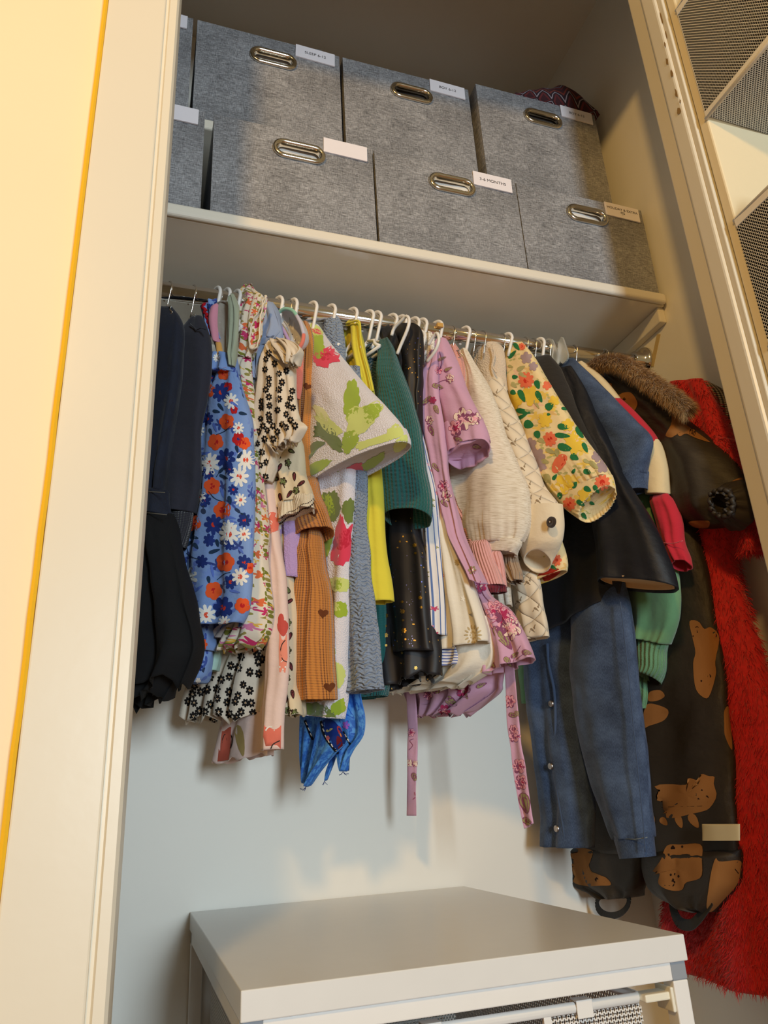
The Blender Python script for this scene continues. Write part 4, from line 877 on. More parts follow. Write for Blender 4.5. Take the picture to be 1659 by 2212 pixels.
# ------------------------------------------------------------------ 12 grey-blue crochet sweater
p = Plane(.322, 26); g = garment('crochet_sweater', p, 'grey-blue chunky crochet sweater', 'sweater')
def m_crochet(name, c):
    k = NT(name); c = lin(c); u = k.uv(); x, y, _ = k.sep(u)
    wob = k.math('ADD', y, k.math('MULTIPLY', k.noise(u, 90, 3), .016)); a = k.math('SINE', k.math('ADD', k.math('MULTIPLY', wob, 2*math.pi/.0075), k.math('MULTIPLY', k.math('SINE', k.math('MULTIPLY', x, 2*math.pi/.0095)), 1.6)))
    v = k.voro(k.uv(1, 1.4), 190); h = k.math('ADD', k.math('MULTIPLY', a, .45), k.math('MULTIPLY', v.outputs['Distance'], -.9))
    col = k.mix(k.noise(u, 40, 3), tuple(q*.85 for q in c), c); k.bump(h, .9, .004); return k.fin(col, .95, sheen=.3)
CRO = m_crochet('grey_blue_crochet', (142, 160, 188))
loft(g, 'neckband', [(708, 686, 728, 682), (702, 702, 735, 698), (700, 728, 739, 728), (706, 756, 741, 760), (712, 800, 742, 800)], p, CRO, .012, nz=.004, open_=False)
loft(g, 'body', [(735, 790, 775, 790), (752, 900, 782, 900), (760, 1040, 788, 1040), (757, 1130, 788, 1130), (752, 1250, 795, 1240), (750, 1330, 806, 1320), (751, 1400, 812, 1390), (751, 1450, 817, 1440), (752, 1500, 822, 1488)], p, CRO, .020, (.001, .003, 1.5), nz=.005)
hanger(.360, 'white', 'holding the crochet sweater', 22, drop=.03, fall=.022, wide=.03)
# ------------------------------------------------------------------ 13 bandana
p = Plane(.330, 27); g = garment('bandana', p, 'bright blue pointed bandana with a stitched border', 'bandana')
k = NT('blue_bandana'); nn = k.noise(k.uv(1, .45), 120, 4, .6); wv_ = k.math('ABSOLUTE', k.math('SUBTRACT', k.math('FRACT', k.math('MULTIPLY', k.noise(k.uv(1, .5), 60, 3), 7.0)), .5))
BBM = k.fin(k.mix(k.math('LESS_THAN', wv_, .09), k.ramp(nn, [(.42, lin((38, 104, 200))), (.56, lin((84, 156, 234)))]), lin((40, 100, 196))), .7)
BBD = BBM
b1_ = loft(g, 'corner', [(655, 1430, 710, 1430), (650, 1505, 700, 1505), (648, 1560, 692, 1560), (647, 1630, 680, 1630), (650, 1668, 667, 1662), (655, 1693, 659, 1690)], p, BBD, .004, (.001, .003, 1.5), nz=.002, push=-.010)
b2_ = loft(g, 'corner', [(690, 1430, 745, 1430), (692, 1505, 745, 1505), (688, 1560, 748, 1555), (680, 1600, 753, 1597), (672, 1640, 722, 1632), (666, 1675, 690, 1668), (661, 1700, 667, 1697)], p, BBM, .005, (.001, .004, 1.5), nz=.002, push=.004)
b3_ = loft(g, 'corner', [(715, 1430, 775, 1430), (715, 1500, 780, 1503), (725, 1540, 789, 1550), (735, 1590, 786, 1588), (722, 1622, 766, 1618), (728, 1645, 754, 1642), (739, 1667, 745, 1664)], p, BBM, .004, (.001, .006, 1.8), nz=.002, push=-.006)
loft(g, 'corner', [(712, 1600, 735, 1600), (710, 1640, 726, 1632), (702, 1668, 716, 1658), (700, 1687, 704, 1684)], p, BBD, .003, push=-.012)
pr = Print([b2_, b3_, b1_]); BK2, NB = ink((14, 18, 32)), ink((24, 52, 132))
pr.put(smooth_path([(698, 1556), (720, 1556), (740, 1580), (748, 1600), (730, 1622), (712, 1600), (702, 1578)], 18, True), NB)
pr.stroke([(694, 1558), (700, 1585), (714, 1608), (731, 1628)], 5.5, BK2); pr.stroke([(659, 1556), (668, 1580), (676, 1598)], 5, BK2); pr.stroke([(742, 1580), (750, 1596), (757, 1608)], 4, BK2)
for q in ((695, 1562), (698, 1574), (703, 1588), (709, 1598), (716, 1607), (724, 1616)): pr.stroke([q, (q[0]+3, q[1]+6)], 2.2, WH)
for q in ((661, 1560), (666, 1572), (671, 1584), (746, 1586), (751, 1596)): pr.stroke([q, (q[0]+3, q[1]+6)], 1.8, WH)
pr.put(smooth_path([(728, 1590), (738, 1596), (741, 1610), (736, 1620), (728, 1610)], 12, True), ink((110, 30, 44))); pr.flower(709, 1594, 5, ink((220, 120, 130)), None, 5, .05); pr.leaf(712, 1577, 16, 6, -.4, ink((190, 180, 110))); pr.leaf(735, 1580, 26, 9, 1.2, ink((190, 60, 70))); pr.leaf(736, 1586, 12, 6, 1.2, ink((236, 150, 60))); pr.flower(748, 1566, 9, ink((150, 90, 190)), None, 5, .4)
pr.done(g, 'paisley_print')
for (x, y) in ((661, 1700), (701, 1687), (741, 1667)):
    m = MB()
    for q in range(4): a = random.uniform(-1.2, 1.2); m.tube([p(x, y), p(x+6*math.sin(a), y+5), p(x+14*math.sin(a), y+9*math.cos(a))], .0004, 5)
    m.build('loose_threads', NB, g)

# ------------------------------------------------------------------ 14 yellow top
p = Plane(.362, 25); g = garment('yellow_top', p, 'plain bright yellow sleeveless top', 'top')
YE = m_fabric('yellow_cotton', (226, 214, 66), var=.10); YD = YE
loft(g, 'strap', [(742, 700, 760, 696), (743, 730, 764, 728), (747, 765, 772, 768), (758, 800, 788, 805), (770, 835, 802, 840), (778, 880, 812, 880)], p, YD, .008, (.001, .001, 1), open_=False, push=-.010)
loft(g, 'front', [(756, 696, 778, 696), (762, 730, 780, 728), (768, 765, 786, 765), (776, 800, 795, 800), (782, 840, 803, 838), (784, 900, 812, 900), (786, 1000, 816, 1000), (790, 1090, 822, 1090), (794, 1170, 827, 1170), (799, 1240, 834, 1235), (804, 1305, 841, 1296)], p, YE, .016, (.001, .004, 1.4), nz=.003)
loft(g, 'back', [(750, 1000, 812, 1000), (770, 1150, 818, 1150), (790, 1290, 835, 1285)], p, YE, .008, push=-.012)
tubepx(g, 'armhole_binding', smooth_path([(741, 700), (758, 696), (776, 695), (779, 730), (786, 765), (797, 805), (806, 845)], 24), p, .0022, YE, push=.012)
hanger(.394, 'white', 'holding the yellow top', 22, drop=.02)
# ------------------------------------------------------------------ 15 teal rib sweater
p = Plane(.410, 24); g = garment('teal_sweater', p, 'teal ribbed sweater with a wide open sleeve', 'sweater')
TE = m_rib('teal_rib_knit', (26, 104, 104), .0050, .0030, .0020, .5); TD = m_crochet('dark_teal_crochet', (14, 72, 92))
loft(g, 'sleeve', [(820, 738, 838, 729), (818, 760, 850, 752), (816, 800, 864, 796), (817, 850, 884, 850), (820, 905, 902, 908), (822, 960, 913, 962), (823, 1020, 921, 1018), (825, 1070, 927, 1062), (830, 1105, 929, 1092), (836, 1130, 927, 1112)], p, TE, .026, (.001, .002, 1.5), nz=.003, bt=([0, .2, 1], [.006, .018, .028]), tilt=.013)
loft(g, 'collar', [(788, 748, 806, 742), (786, 775, 815, 768), (787, 810, 818, 805), (792, 840, 820, 838), (800, 880, 822, 880)], p, TD, .012, nz=.003, push=-.006, open_=False)
loft(g, 'body', [(800, 860, 826, 860), (798, 1000, 830, 1000), (790, 1200, 832, 1200), (782, 1380, 835, 1380), (774, 1460, 836, 1455), (766, 1510, 830, 1500)], p, TE, .020, (.001, .004, 2), push=-.022)
loft(g, 'hem_rib', [(772, 1465, 836, 1458), (768, 1490, 834, 1482), (766, 1512, 830, 1502)], p, TE, .022, (.001, .004, 2), push=-.020)
hanger(.410, 'white', 'holding the teal ribbed sweater', 22, drop=.02)
# ------------------------------------------------------------------ 16 black sequin dress
p = Plane(.446, 23); g = garment('sequin_dress', p, 'black tulle dress dotted with gold and blue sequins', 'dress')
k = NT('black_sequin_tulle'); v = k.voro(k.uv(), 70, rnd=.9); mk = k.math('LESS_THAN', v.outputs['Distance'], .09); rv = k.sep(v.outputs['Color'])[0]; on = k.math('MULTIPLY', mk, k.math('LESS_THAN', rv, .2))
k.l(on, k.p.inputs['Metallic']); BKS = k.fin(k.mix(on, k.mix(k.noise(k.uv(), 22, 3), (.006, .006, .008), (.016, .015, .02)), k.ramp(rv, [(0, (.75, .48, .12)), (.3, (.25, .28, .75))], 'CONSTANT')), .55); k.l(on, k.p.inputs['Metallic'])
BKC = m_fabric('black_cotton', (22, 21, 25), var=.2)
t_ = loft(g, 'bodice', [(818, 702, 895, 698), (830, 722, 911, 712), (846, 760, 912, 760), (858, 800, 909, 800), (868, 840, 906, 838), (880, 890, 906, 890), (880, 960, 906, 960)], p, BKS, .014, (.002, .004, 2), nz=.006, open_=False)
loft(g, 'collar_fold', [(815, 700, 840, 700), (822, 730, 858, 728), (842, 765, 868, 772), (856, 785, 864, 795)], p, BKC, .008, (.001, .004, 2), nz=.004, push=.014, open_=False)
sk1 = loft(g, 'skirt_front', [(848, 1000, 905, 1000), (843, 1140, 902, 1135), (840, 1205, 918, 1202), (841, 1290, 924, 1287), (850, 1372, 928, 1370), (855, 1410, 932, 1405)], p, BKS, .020, (.002, .005, 1.6))
sk2 = loft(g, 'skirt_back', [(815, 1150, 905, 1150), (811, 1300, 930, 1300), (815, 1390, 946, 1390), (824, 1445, 947, 1425), (834, 1488, 946, 1452)], p, BKS, .028, (.004, .010, 2.4), push=-.016, hem=.005)
hl = loft(g, 'velvet_hem', [(826, 1400, 940, 1395), (830, 1440, 945, 1425), (838, 1487, 938, 1462)], p, BKC, .020, (.004, .010, 2.4), push=-.026, hem=.004)
pr = Print([sk1, sk2]); GD = NT('gold_sequin').fin((.70, .45, .12), .35, 1.0); BQ = NT('blue_sequin').fin((.20, .24, .75), .3, 1.0)
for (x, y, r) in ((869, 1300, 3), (870, 1321, 5), (871, 1340, 2.6), (873, 1362, 5.4), (876, 1381, 2.4), (835, 1330, 4.6), (834, 1352, 3), (834, 1372, 5), (834, 1394, 3), (896, 1178, 4.6), (908, 1291, 4), (910, 1312, 3), (864, 1170, 2.6), (871, 1159, 2), (898, 1195, 3), (869, 1410, 3), (898, 1443, 4)): pr.flower(x, y, r, GD, None, 6, .35, r, .95)
rs = random.Random(5)
for i in range(46): pr.flower(rs.choice((852, 886, 890, 893, 848, 912, 880))+rs.uniform(-4, 4), rs.uniform(1160, 1400), rs.uniform(.9, 1.7), BQ, None, 4, .2)
pr.done(g, 'sequins')
pr = Print([t_])
for i in range(26): pr.flower(rs.uniform(865, 908), rs.uniform(715, 860), rs.uniform(.8, 1.8), GD if i % 2 else BQ, None, 4, .2)
pr.done(g, 'sequins')
hanger(.443, 'white', 'first of the black sequin dress pair', 22, drop=.015); hanger(.463, 'white', 'second of the black sequin dress pair', 22, drop=.015)
# hangers that face the camera in front of the black dress
def front_hook(pts, plane, what, push):
    o = MB().tube([plane.shift(push)(*q) for q in smooth_path(pts, 22)], .0033, 10).build('clothes_hanger', HWHITE, None, True)
    return tag(o, 'white plastic hanger '+what, 'hanger', 'hangers on the clothes rod')
front_hook([(846, 725), (852, 708), (868, 692), (878, 683), (884, 692), (880, 712), (866, 745), (858, 765)], p, 'with a large hook lying over the black sequin dress', .030)
# ------------------------------------------------------------------ 17 striped rose blouse
p = Plane(.476, 22); g = garment('striped_blouse', p, 'white blouse with thin blue stripes and small pink roses', 'blouse')
SB = m_stripe('blue_stripe_rose_cotton', (232, 230, 232), (92, 120, 178), .0072, .22, 0, [(48, 5, .0045, .3, [(196, 70, 110), (224, 140, 160)], None, .5), (70, 3, .003, .4, [(150, 150, 90)], None, .35)])
loft(g, 'body', [(890, 895, 902, 890), (893, 950, 914, 950), (898, 1020, 928, 1010), (902, 1080, 940, 1060), (908, 1120, 944, 1110), (915, 1190, 951, 1180), (920, 1290, 959, 1280), (923, 1366, 961, 1372)], p, SB, .014, (.001, .004, 1.5), nz=.002)
loft(g, 'shoulder', [(900, 740, 914, 738), (894, 800, 910, 800), (891, 860, 906, 860), (890, 905, 904, 902)], p, SB, .012, open_=False)
loft(g, 'inner_hem', [(926, 1355, 962, 1362), (924, 1380, 962, 1388), (930, 1405, 958, 1412)], p, SB, .012, (.001, .004, 3), push=-.012)
hanger(.491, 'white', 'holding the striped rose blouse', 20, drop=.02)
# ------------------------------------------------------------------ 18 white eyelet dress
p = Plane(.500, 22); g = garment('eyelet_dress', p, 'white eyelet dress with layered sheer hem', 'dress')
EY = m_fabric('white_voile', (236, 230, 216), var=.06); k = NT('white_lace'); v = k.voro(k.uv(), 260); LC = k.fin(k.mix(k.math('LESS_THAN', v.outputs['Distance'], .28), lin((232, 228, 220)), lin((186, 178, 168))), .9); 
loft(g, 'lace_bodice', [(912, 720, 930, 716), (904, 742, 938, 736), (906, 780, 936, 780), (899, 822, 928, 826), (895, 870, 914, 872), (893, 905, 912, 905)], p, LC, .012, (.002, .003, 2), nz=.005, open_=False)
es = loft(g, 'skirt', [(946, 1075, 962, 1080), (949, 1120, 976, 1128), (953, 1190, 1000, 1200), (958, 1290, 1030, 1285), (957, 1360, 1054, 1355), (955, 1408, 1058, 1385)], p, EY, .020, (.001, .008, 2.2), nz=.003)
loft(g, 'bodice', [(900, 890, 925, 890), (920, 950, 945, 950), (936, 1010, 962, 1010), (946, 1090, 968, 1090)], p, EY, .008, open_=False, push=-.06)
loft(g, 'sheer_layer', [(930, 1330, 1050, 1330), (905, 1390, 1060, 1380), (885, 1430, 1062, 1415), (860, 1470, 1050, 1445), (838, 1492, 1010, 1472)], p, EY, .026, (.004, .012, 3.2), push=-.018, hem=.005)
loft(g, 'hem_layer', [(900, 1400, 1060, 1390), (860, 1460, 1045, 1440), (826, 1500, 1000, 1484)], p, EY, .018, (.004, .010, 4), push=-.026, hem=.004)
loft(g, 'striped_lining', [(940, 1385, 1010, 1385), (940, 1420, 1015, 1415), (945, 1445, 1010, 1432)], p, m_stripe('blue_white_seersucker', (226, 226, 232), (96, 112, 176), .005, .4, 1), .016, (.002, .006, 3), push=-.004)
pr = Print([es]); EB = ink((196, 176, 136))
for i in range(14):
    a = 2*math.pi*i/14; pr.leaf(1022+15*math.cos(a), 1372+18*math.sin(a), 9, 4, math.atan2(18*math.sin(a), 15*math.cos(a)), EB)
for i in range(8): a = 2*math.pi*i/8; pr.flower(1022+6*math.cos(a), 1372+7*math.sin(a), 2, EB, None, 4, .1)
pr.flower(1000, 1293, 6, ink((250, 246, 236)), None, 5, .5); pr.flower(988, 1215, 7, EB, None, 8, .4); pr.done(g, 'eyelet_embroidery')
hanger(.508, 'white', 'holding the white eyelet dress', 20, drop=.02)
front_hook([(868, 760), (878, 735), (896, 720), (912, 716), (918, 726), (914, 745), (905, 775), (895, 795)], p, 'with a narrow hook lying over the white lace bodice', .022)
front_hook([(925, 745), (935, 728), (944, 720), (948, 735), (940, 758), (922, 782)], p, 'with a hook tucked between the lace bodice and lilac sleeve', .026)
# ------------------------------------------------------------------ 19 lilac floral dress
p = Plane(.548, 21); g = garment('lilac_floral_dress', p, 'lilac pink dress with drawn flowers and long waist ties', 'dress')
LI = m_fabric('lilac_cotton', (212, 168, 196), var=.08, c2=(200, 152, 184))
ls = loft(g, 'sleeve', [(944, 736, 962, 730), (940, 790, 984, 783), (937, 845, 1003, 836), (947, 895, 1026, 878), (959, 945, 1045, 915), (970, 995, 1052, 948)], p, LI, .022, (.001, .003, 2), nz=.004, gather=0, push=.012)
lz = loft(g, 'sleeve_ruffle', [(956, 920, 1036, 895), (964, 955, 1047, 925), (972, 1004, 1054, 956)], p, LI, .026, (.001, .0025, 3), nz=.004, push=.012, hem=.0008, tilt=.014)
lb = loft(g, 'body', [(926, 760, 946, 752), (908, 830, 946, 830), (902, 880, 952, 880), (908, 920, 957, 920), (918, 970, 964, 970), (930, 1020, 970, 1020), (942, 1070, 978, 1070), (958, 1120, 988, 1120), (972, 1160, 998, 1160), (996, 1205, 1022, 1210), (1020, 1250, 1046, 1262)], p, LI, .014, (.002, .004, 2), nz=.004, push=.048)
lk = loft(g, 'skirt', [(1015, 1235, 1042, 1240), (1032, 1285, 1056, 1284), (1046, 1322, 1100, 1318), (1053, 1370, 1128, 1362), (1056, 1420, 1146, 1396), (1057, 1458, 1155, 1420)], p, LI, .022, (.002, .008, 2.2), nz=.003)
lh = loft(g, 'back_hem', [(905, 1400, 1080, 1400), (890, 1450, 1080, 1445), (880, 1490, 1075, 1475), (890, 1520, 1068, 1495), (905, 1548, 1010, 1540)], p, LI, .026, (.005, .012, 5), push=-.034, hem=.006)
p_t = Plane(.560, 24)
w1 = loft(g, 'waist_tie', [(876, 1480, 896, 1480), (878, 1530, 899, 1530), (881, 1600, 901, 1600), (881, 1680, 900, 1680), (877, 1762, 901, 1762)], p_t, LI, .0022, (.0, .002, .6), nz=.002)
w2 = loft(g, 'waist_tie', [(1086, 1400, 1108, 1400), (1090, 1450, 1112, 1450), (1094, 1520, 1118, 1515), (1097, 1570, 1122, 1565), (1104, 1615, 1126, 1610), (1108, 1660, 1136, 1655), (1120, 1730, 1146, 1725), (1132, 1790, 1155, 1778)], p_t, LI, .0022, (.0, .003, .6), nz=.002)
PF, PFD, LFO, LN, CRF = ink((236, 168, 186)), ink((176, 52, 96)), ink((158, 150, 104)), ink((138, 78, 112)), ink((238, 214, 200)); pr = Print([ls, lb, lk, lh, lz, w1, w2])
def bloom(x, y, r, m1=PF, m2=PFD, rot=0.0):
    pr.flower(x, y, r*1.04, LN, None, 6, .28, rot, .9); pr.flower(x, y, r, m1, None, 6, .28, rot, .9); pr.flower(x, y, r*.5, m2, None, 5, .5, rot+.4, .9)
    for q in range(3): a = rot+q*2.1; pr.stroke([(x+r*.25*math.cos(a), y+r*.25*math.sin(a)), (x+r*.8*math.cos(a+.2), y+r*.8*math.sin(a+.2))], 1.1, PFD)
def oleaf(x, y, l, w_, a): pr.leaf(x, y, l*1.08, w_*1.15, a, LN); pr.leaf(x, y, l, w_, a, LFO); pr.stroke([(x-l*.4*math.cos(a), y-l*.4*math.sin(a)), (x+l*.4*math.cos(a), y+l*.4*math.sin(a))], .9, LN)
bloom(1002, 905, 24, CRF, PF, .3); bloom(985, 925, 17, PF, PFD, 1); bloom(1026, 905, 14, CRF, PF, 2); bloom(948, 800, 9, PF, PFD); bloom(972, 818, 10, CRF, CRF, .5); bloom(928, 908, 10, CRF, LFO); bloom(935, 865, 8, PFD, PFD)
for q in ((946, 835, 24, 10, .3), (922, 865, 26, 9, -.8), (955, 775, 18, 6, -.4), (968, 798, 18, 7, -.5), (943, 885, 20, 8, 1.2), (990, 948, 20, 9, .4), (932, 930, 24, 10, 1.1), (942, 1010, 22, 8, .9), (960, 1088, 20, 8, .8), (1030, 965, 18, 9, .2)): oleaf(*q)
pr.stroke([(940, 830), (958, 822), (974, 820)], 1.1, LN); pr.stroke([(950, 760), (955, 785), (948, 800)], 1.1, LN)
bloom(1085, 1330, 34, PF, PFD, .2); bloom(1068, 1318, 20, PF, PFD, .9); bloom(1104, 1358, 24, CRF, PF, .4); bloom(1036, 1268, 15, PFD, CRF, .4); bloom(964, 1072, 12, CRF, PFD, 0); bloom(958, 1050, 13, PF, PFD, 1); bloom(1020, 1232, 9, LFO, CRF, 0)
for q in ((1086, 1378, 60, 18, .9), (1058, 1430, 34, 14, .8), (1138, 1410, 20, 10, .3), (1098, 1430, 26, 10, .9), (1112, 1415, 20, 8, -.6)): oleaf(*q)
for q in ([(1108, 1432), (1115, 1412), (1125, 1395)], [(1112, 1428), (1128, 1415), (1140, 1408)], [(1104, 1434), (1100, 1420)]): pr.stroke(q, 1.1, LN)
bloom(1000, 1488, 18, PFD, PF, .2); bloom(925, 1500, 12, PF, PFD, .6); bloom(960, 1535, 14, PFD, PF, 0)
for q in ((935, 1490, 30, 16, .4), (975, 1515, 28, 16, .6), (1040, 1480, 24, 8, -.4), (1005, 1500, 20, 8, 1)): oleaf(*q)
bloom(889, 1582, 9, PF, PFD); bloom(886, 1648, 8, CRF, CRF); bloom(898, 1650, 7, CRF, CRF); bloom(899, 1720, 11, PF, PFD); oleaf(895, 1678, 18, 9, 1.3); pr.stroke([(884, 1620), (892, 1610), (886, 1600), (894, 1596)], 1.1, LN)
bloom(1102, 1515, 14, PF, PFD); bloom(1112, 1590, 13, PF, PFD); bloom(1110, 1575, 10, PF, PFD, 1); oleaf(1108, 1545, 18, 9, .3); oleaf(1118, 1542, 14, 7, 1); bloom(1122, 1655, 16, PF, PFD); bloom(1126, 1690, 16, PF, PFD, 1); oleaf(1134, 1735, 44, 20, 1.3); oleaf(1140, 1775, 26, 12, .6)
pr.done(g, 'flower_print')
hanger(.542, 'white', 'with a tan size clip holding the lilac dress', 20, drop=.02)
tg = MB().box(.536, .549, YR-RR-.0095, YR-RR-.0015, ZR-.006, ZR+.003).build('size_clip', m_plain('tan_size_clip', (206, 160, 84), .4)); tag(tg, 'tan plastic size clip on the lilac dress hanger', 'size clip')
# ------------------------------------------------------------------ 20 pink sweater
p = Plane(.582, 20); g = garment('pink_sweater', p, 'pink knit sweater with burgundy edged cuffs', 'sweater')
PS = m_rib('pink_fluffy_knit', (232, 164, 152), .0055, .0045, .0022, .3); PS2 = m_rib('pink_rib', (232, 172, 170), .0042, .02, .0016, .35)
loft(g, 'shoulder', [(968, 748, 984, 742), (976, 780, 997, 775), (982, 812, 1001, 808), (984, 850, 1000, 850)], p, PS, .012, nz=.004, open_=False)
loft(g, 'body', [(975, 840, 1000, 840), (970, 1000, 1000, 1000), (966, 1080, 998, 1080), (985, 1150, 1040, 1150), (1000, 1200, 1070, 1200)], p, PS, .012, open_=False, push=-.008)
loft(g, 'sleeve', [(1015, 1170, 1052, 1165), (1024, 1210, 1064, 1205), (1036, 1245, 1078, 1238), (1044, 1268, 1086, 1262)], p, PS2, .013, push=.006)
loft(g, 'lower_sleeve', [(1055, 1190, 1080, 1190), (1064, 1225, 1088, 1222), (1072, 1270, 1094, 1268)], p, PS2, .010, push=-.006)
loft(g, 'burgundy_cuff', [(1046, 1262, 1074, 1255), (1050, 1275, 1078, 1268), (1056, 1284, 1074, 1280)], p, m_rib('burgundy_rib', (120, 28, 46), .004, .01), .015, push=.006); loft(g, 'burgundy_cuff', [(1066, 1266, 1092, 1264), (1066, 1284, 1093, 1278)], p, m_rib('burgundy_rib_b', (112, 26, 44), .004, .01), .010, push=-.004)
hanger(.575, 'wire', 'holding the pink sweater', 20, drop=.02, wide=.03, fall=.02)
# ------------------------------------------------------------------ 21 oatmeal sweatshirt
p = Plane(.606, 19); g = garment('oatmeal_sweatshirt', p, 'oatmeal flecked sweatshirt with a gathered puff sleeve', 'sweatshirt')
k = NT('oatmeal_fleck'); n1 = k.noise(k.uv(60, 700), 1, 3, .65); col = k.ramp(n1, [(.36, lin((196, 182, 160))), (.5, lin((228, 219, 202))), (.66, lin((238, 231, 218)))]); k.bump(k.noise(k.uv(), 40, 4), .4, .004); OA = k.fin(col, .92, sheen=.3)
loft(g, 'sleeve', [(988, 758, 1008, 752), (1000, 800, 1040, 811), (994, 860, 1066, 866), (986, 930, 1088, 936), (982, 1000, 1113, 1002), (977, 1065, 1132, 1053), (976, 1115, 1136, 1108), (981, 1155, 1132, 1146), (988, 1184, 1124, 1168)], p, OA, .034, (.002, .005, 1.6), nz=.004, gather=14, bt=([0, .2, .7, .9, 1], [.006, .018, .034, .034, .026]), M=96)
loft(g, 'cuff', [(988, 1178, 1124, 1164), (991, 1194, 1122, 1178), (1000, 1212, 1112, 1196)], p, OA, .024, gather=18, M=110, nz=.002, gdep=.003, bt=([0, 1], [.026, .022]), tilt=.008)
loft(g, 'body', [(1000, 1050, 1090, 1050), (1030, 1180, 1092, 1180), (1060, 1260, 1100, 1250), (1072, 1318, 1104, 1306)], p, OA, .010, (.001, .003, 2), push=-.03)
hanger(.606, 'white', 'holding the oatmeal sweatshirt', 18, drop=.012, arms=False)
for hx_, wh in ((.622, 'just right of the oatmeal sweatshirt'), (.645, 'just left of the quilted jacket')): hanger(hx_, 'wire', wh, 18, drop=.02, arms=False)
# ------------------------------------------------------------------ 22 quilted cream jacket
p = Plane(.672, 16); g = garment('quilted_jacket', p, 'cream quilted jacket with tiny rabbits, button cuff and fleece hood', 'jacket')
FL = m_terry('cream_fleece', (226, 208, 184), .18, 300); k = NT('cream_quilting'); x, y, _ = k.sep(k.uv(1, 1, .785)); cell = .030
qa = k.math('ABSOLUTE', k.math('SINE', k.math('MULTIPLY', x, math.pi/cell))); qb = k.math('ABSOLUTE', k.math('SINE', k.math('MULTIPLY', y, math.pi/cell))); hq = k.math('POWER', k.math('MULTIPLY', qa, qb), .35)
k.bump(hq, .9, .006); QU = k.fin(k.mix(k.noise(k.uv(), 20, 3), lin((222, 206, 180)), lin((236, 224, 202))), .9, sheen=.3)
CU = m_fabric('cream_velour', (236, 220, 190), var=.06, sheen=.5)
loft(g, 'fleece_hood', [(1032, 744, 1066, 736), (1020, 762, 1082, 748), (1022, 785, 1088, 775), (1030, 810, 1086, 810), (1040, 840, 1088, 840)], p, FL, .022, nz=.005, open_=False)
tubepx(g, 'hood_seam', smooth_path([(1063, 744), (1068, 765), (1064, 790), (1072, 805)], 10), p, .0016, FL, push=.024)
qs = loft(g, 'sleeve', [(1026, 796, 1048, 786), (1044, 822, 1080, 812), (1060, 862, 1098, 866), (1078, 906, 1120, 915), (1095, 950, 1136, 958), (1108, 995, 1153, 1000), (1120, 1042, 1168, 1044), (1130, 1085, 1198, 1082), (1134, 1105, 1208, 1096)], p, QU, .026, nz=.003, bt=([0, .2, 1], [.008, .02, .028]), push=.004)
cf = loft(g, 'cuff', [(1136, 1100, 1210, 1088), (1135, 1130, 1213, 1128), (1132, 1158, 1211, 1158), (1131, 1194, 1204, 1178), (1140, 1226, 1184, 1200)], p, CU, .026, nz=.003, push=.010, bt=([0, .6, 1], [.026, .025, .020]), tilt=.016)
qb_ = loft(g, 'body', [(1085, 1000, 1130, 1000), (1096, 1130, 1136, 1130), (1100, 1210, 1152, 1210), (1106, 1260, 1163, 1258), (1112, 1310, 1172, 1308), (1118, 1350, 1180, 1345), (1124, 1388, 1184, 1374)], p, QU, .016, (.001, .003, 1.5), push=-.012)
c0 = p.shift(.0375)(1191, 1128); V = []; F = []; ux = np.array([-p.n[1], p.n[0], 0.0]); up_ = np.array([0, 0, 1.0])
for (r_, h_) in ((0, .0012), (.003, .0012), (.0058, .0030), (.0088, .0032), (.0098, .0018), (.0098, -.002)):
    for q in range(28): a = 2*math.pi*q/28; V.append(c0+ux*r_*math.cos(a)+up_*r_*math.sin(a)+p.face*h_)
for i in range(5):
    for q in range(28): F.append((i*28+q, i*28+(q+1) % 28, (i+1)*28+(q+1) % 28, (i+1)*28+q))
bt_ = mesh('button', V, F, m_terry('dark_horn_button', (58, 44, 34), .5, 600), g, smooth=True); MB().box(0, 0.0001, 0, .0001, 0, .0001)
mesh('button_thread', [c0+p.face*.004+ux*a+up_*b_ for a, b_ in ((-.0015, 0), (0, -.0015), (.0015, 0), (0, .0015))], [(0, 1, 2, 3)], CU, g)
loft(g, 'tan_rib_cuff', [(1068, 1200, 1116, 1190), (1070, 1228, 1120, 1216), (1082, 1242, 1126, 1236), (1105, 1264, 1126, 1252)], Plane(.628, 18), m_rib('tan_rib', (176, 150, 124), .004, .02, .002, .4), .014, (.001, .004, 3))
pr = Print([qs, qb_]); RB = ink((150, 132, 108))
for (x, y) in ((1068, 852), (1093, 925), (1108, 958), (1128, 1012), (1140, 1050), (1142, 1080), (1162, 1082), (1093, 1275), (1140, 1258), (1120, 1300), (1158, 1315), (1150, 1360), (1118, 1205), (1148, 1212), (1100, 1240)):
    pr.leaf(x, y, 9, 4, .5, RB); pr.leaf(x+5, y-4, 5, 3, 1, RB); pr.stroke([(x+5, y-5), (x+7, y-11)], 1.3, RB); pr.stroke([(x-4, y+2), (x-6, y+6)], 1.2, RB); pr.stroke([(x+2, y+2), (x+6, y+5)], 1.2, RB)
pr.done(g, 'rabbit_print')
hanger(.704, 'white', 'holding the quilted jacket', 16, drop=.006, arms=False); hanger(.690, 'wire', 'squeezed beside the quilted jacket hanger', 16, drop=.02, arms=False)
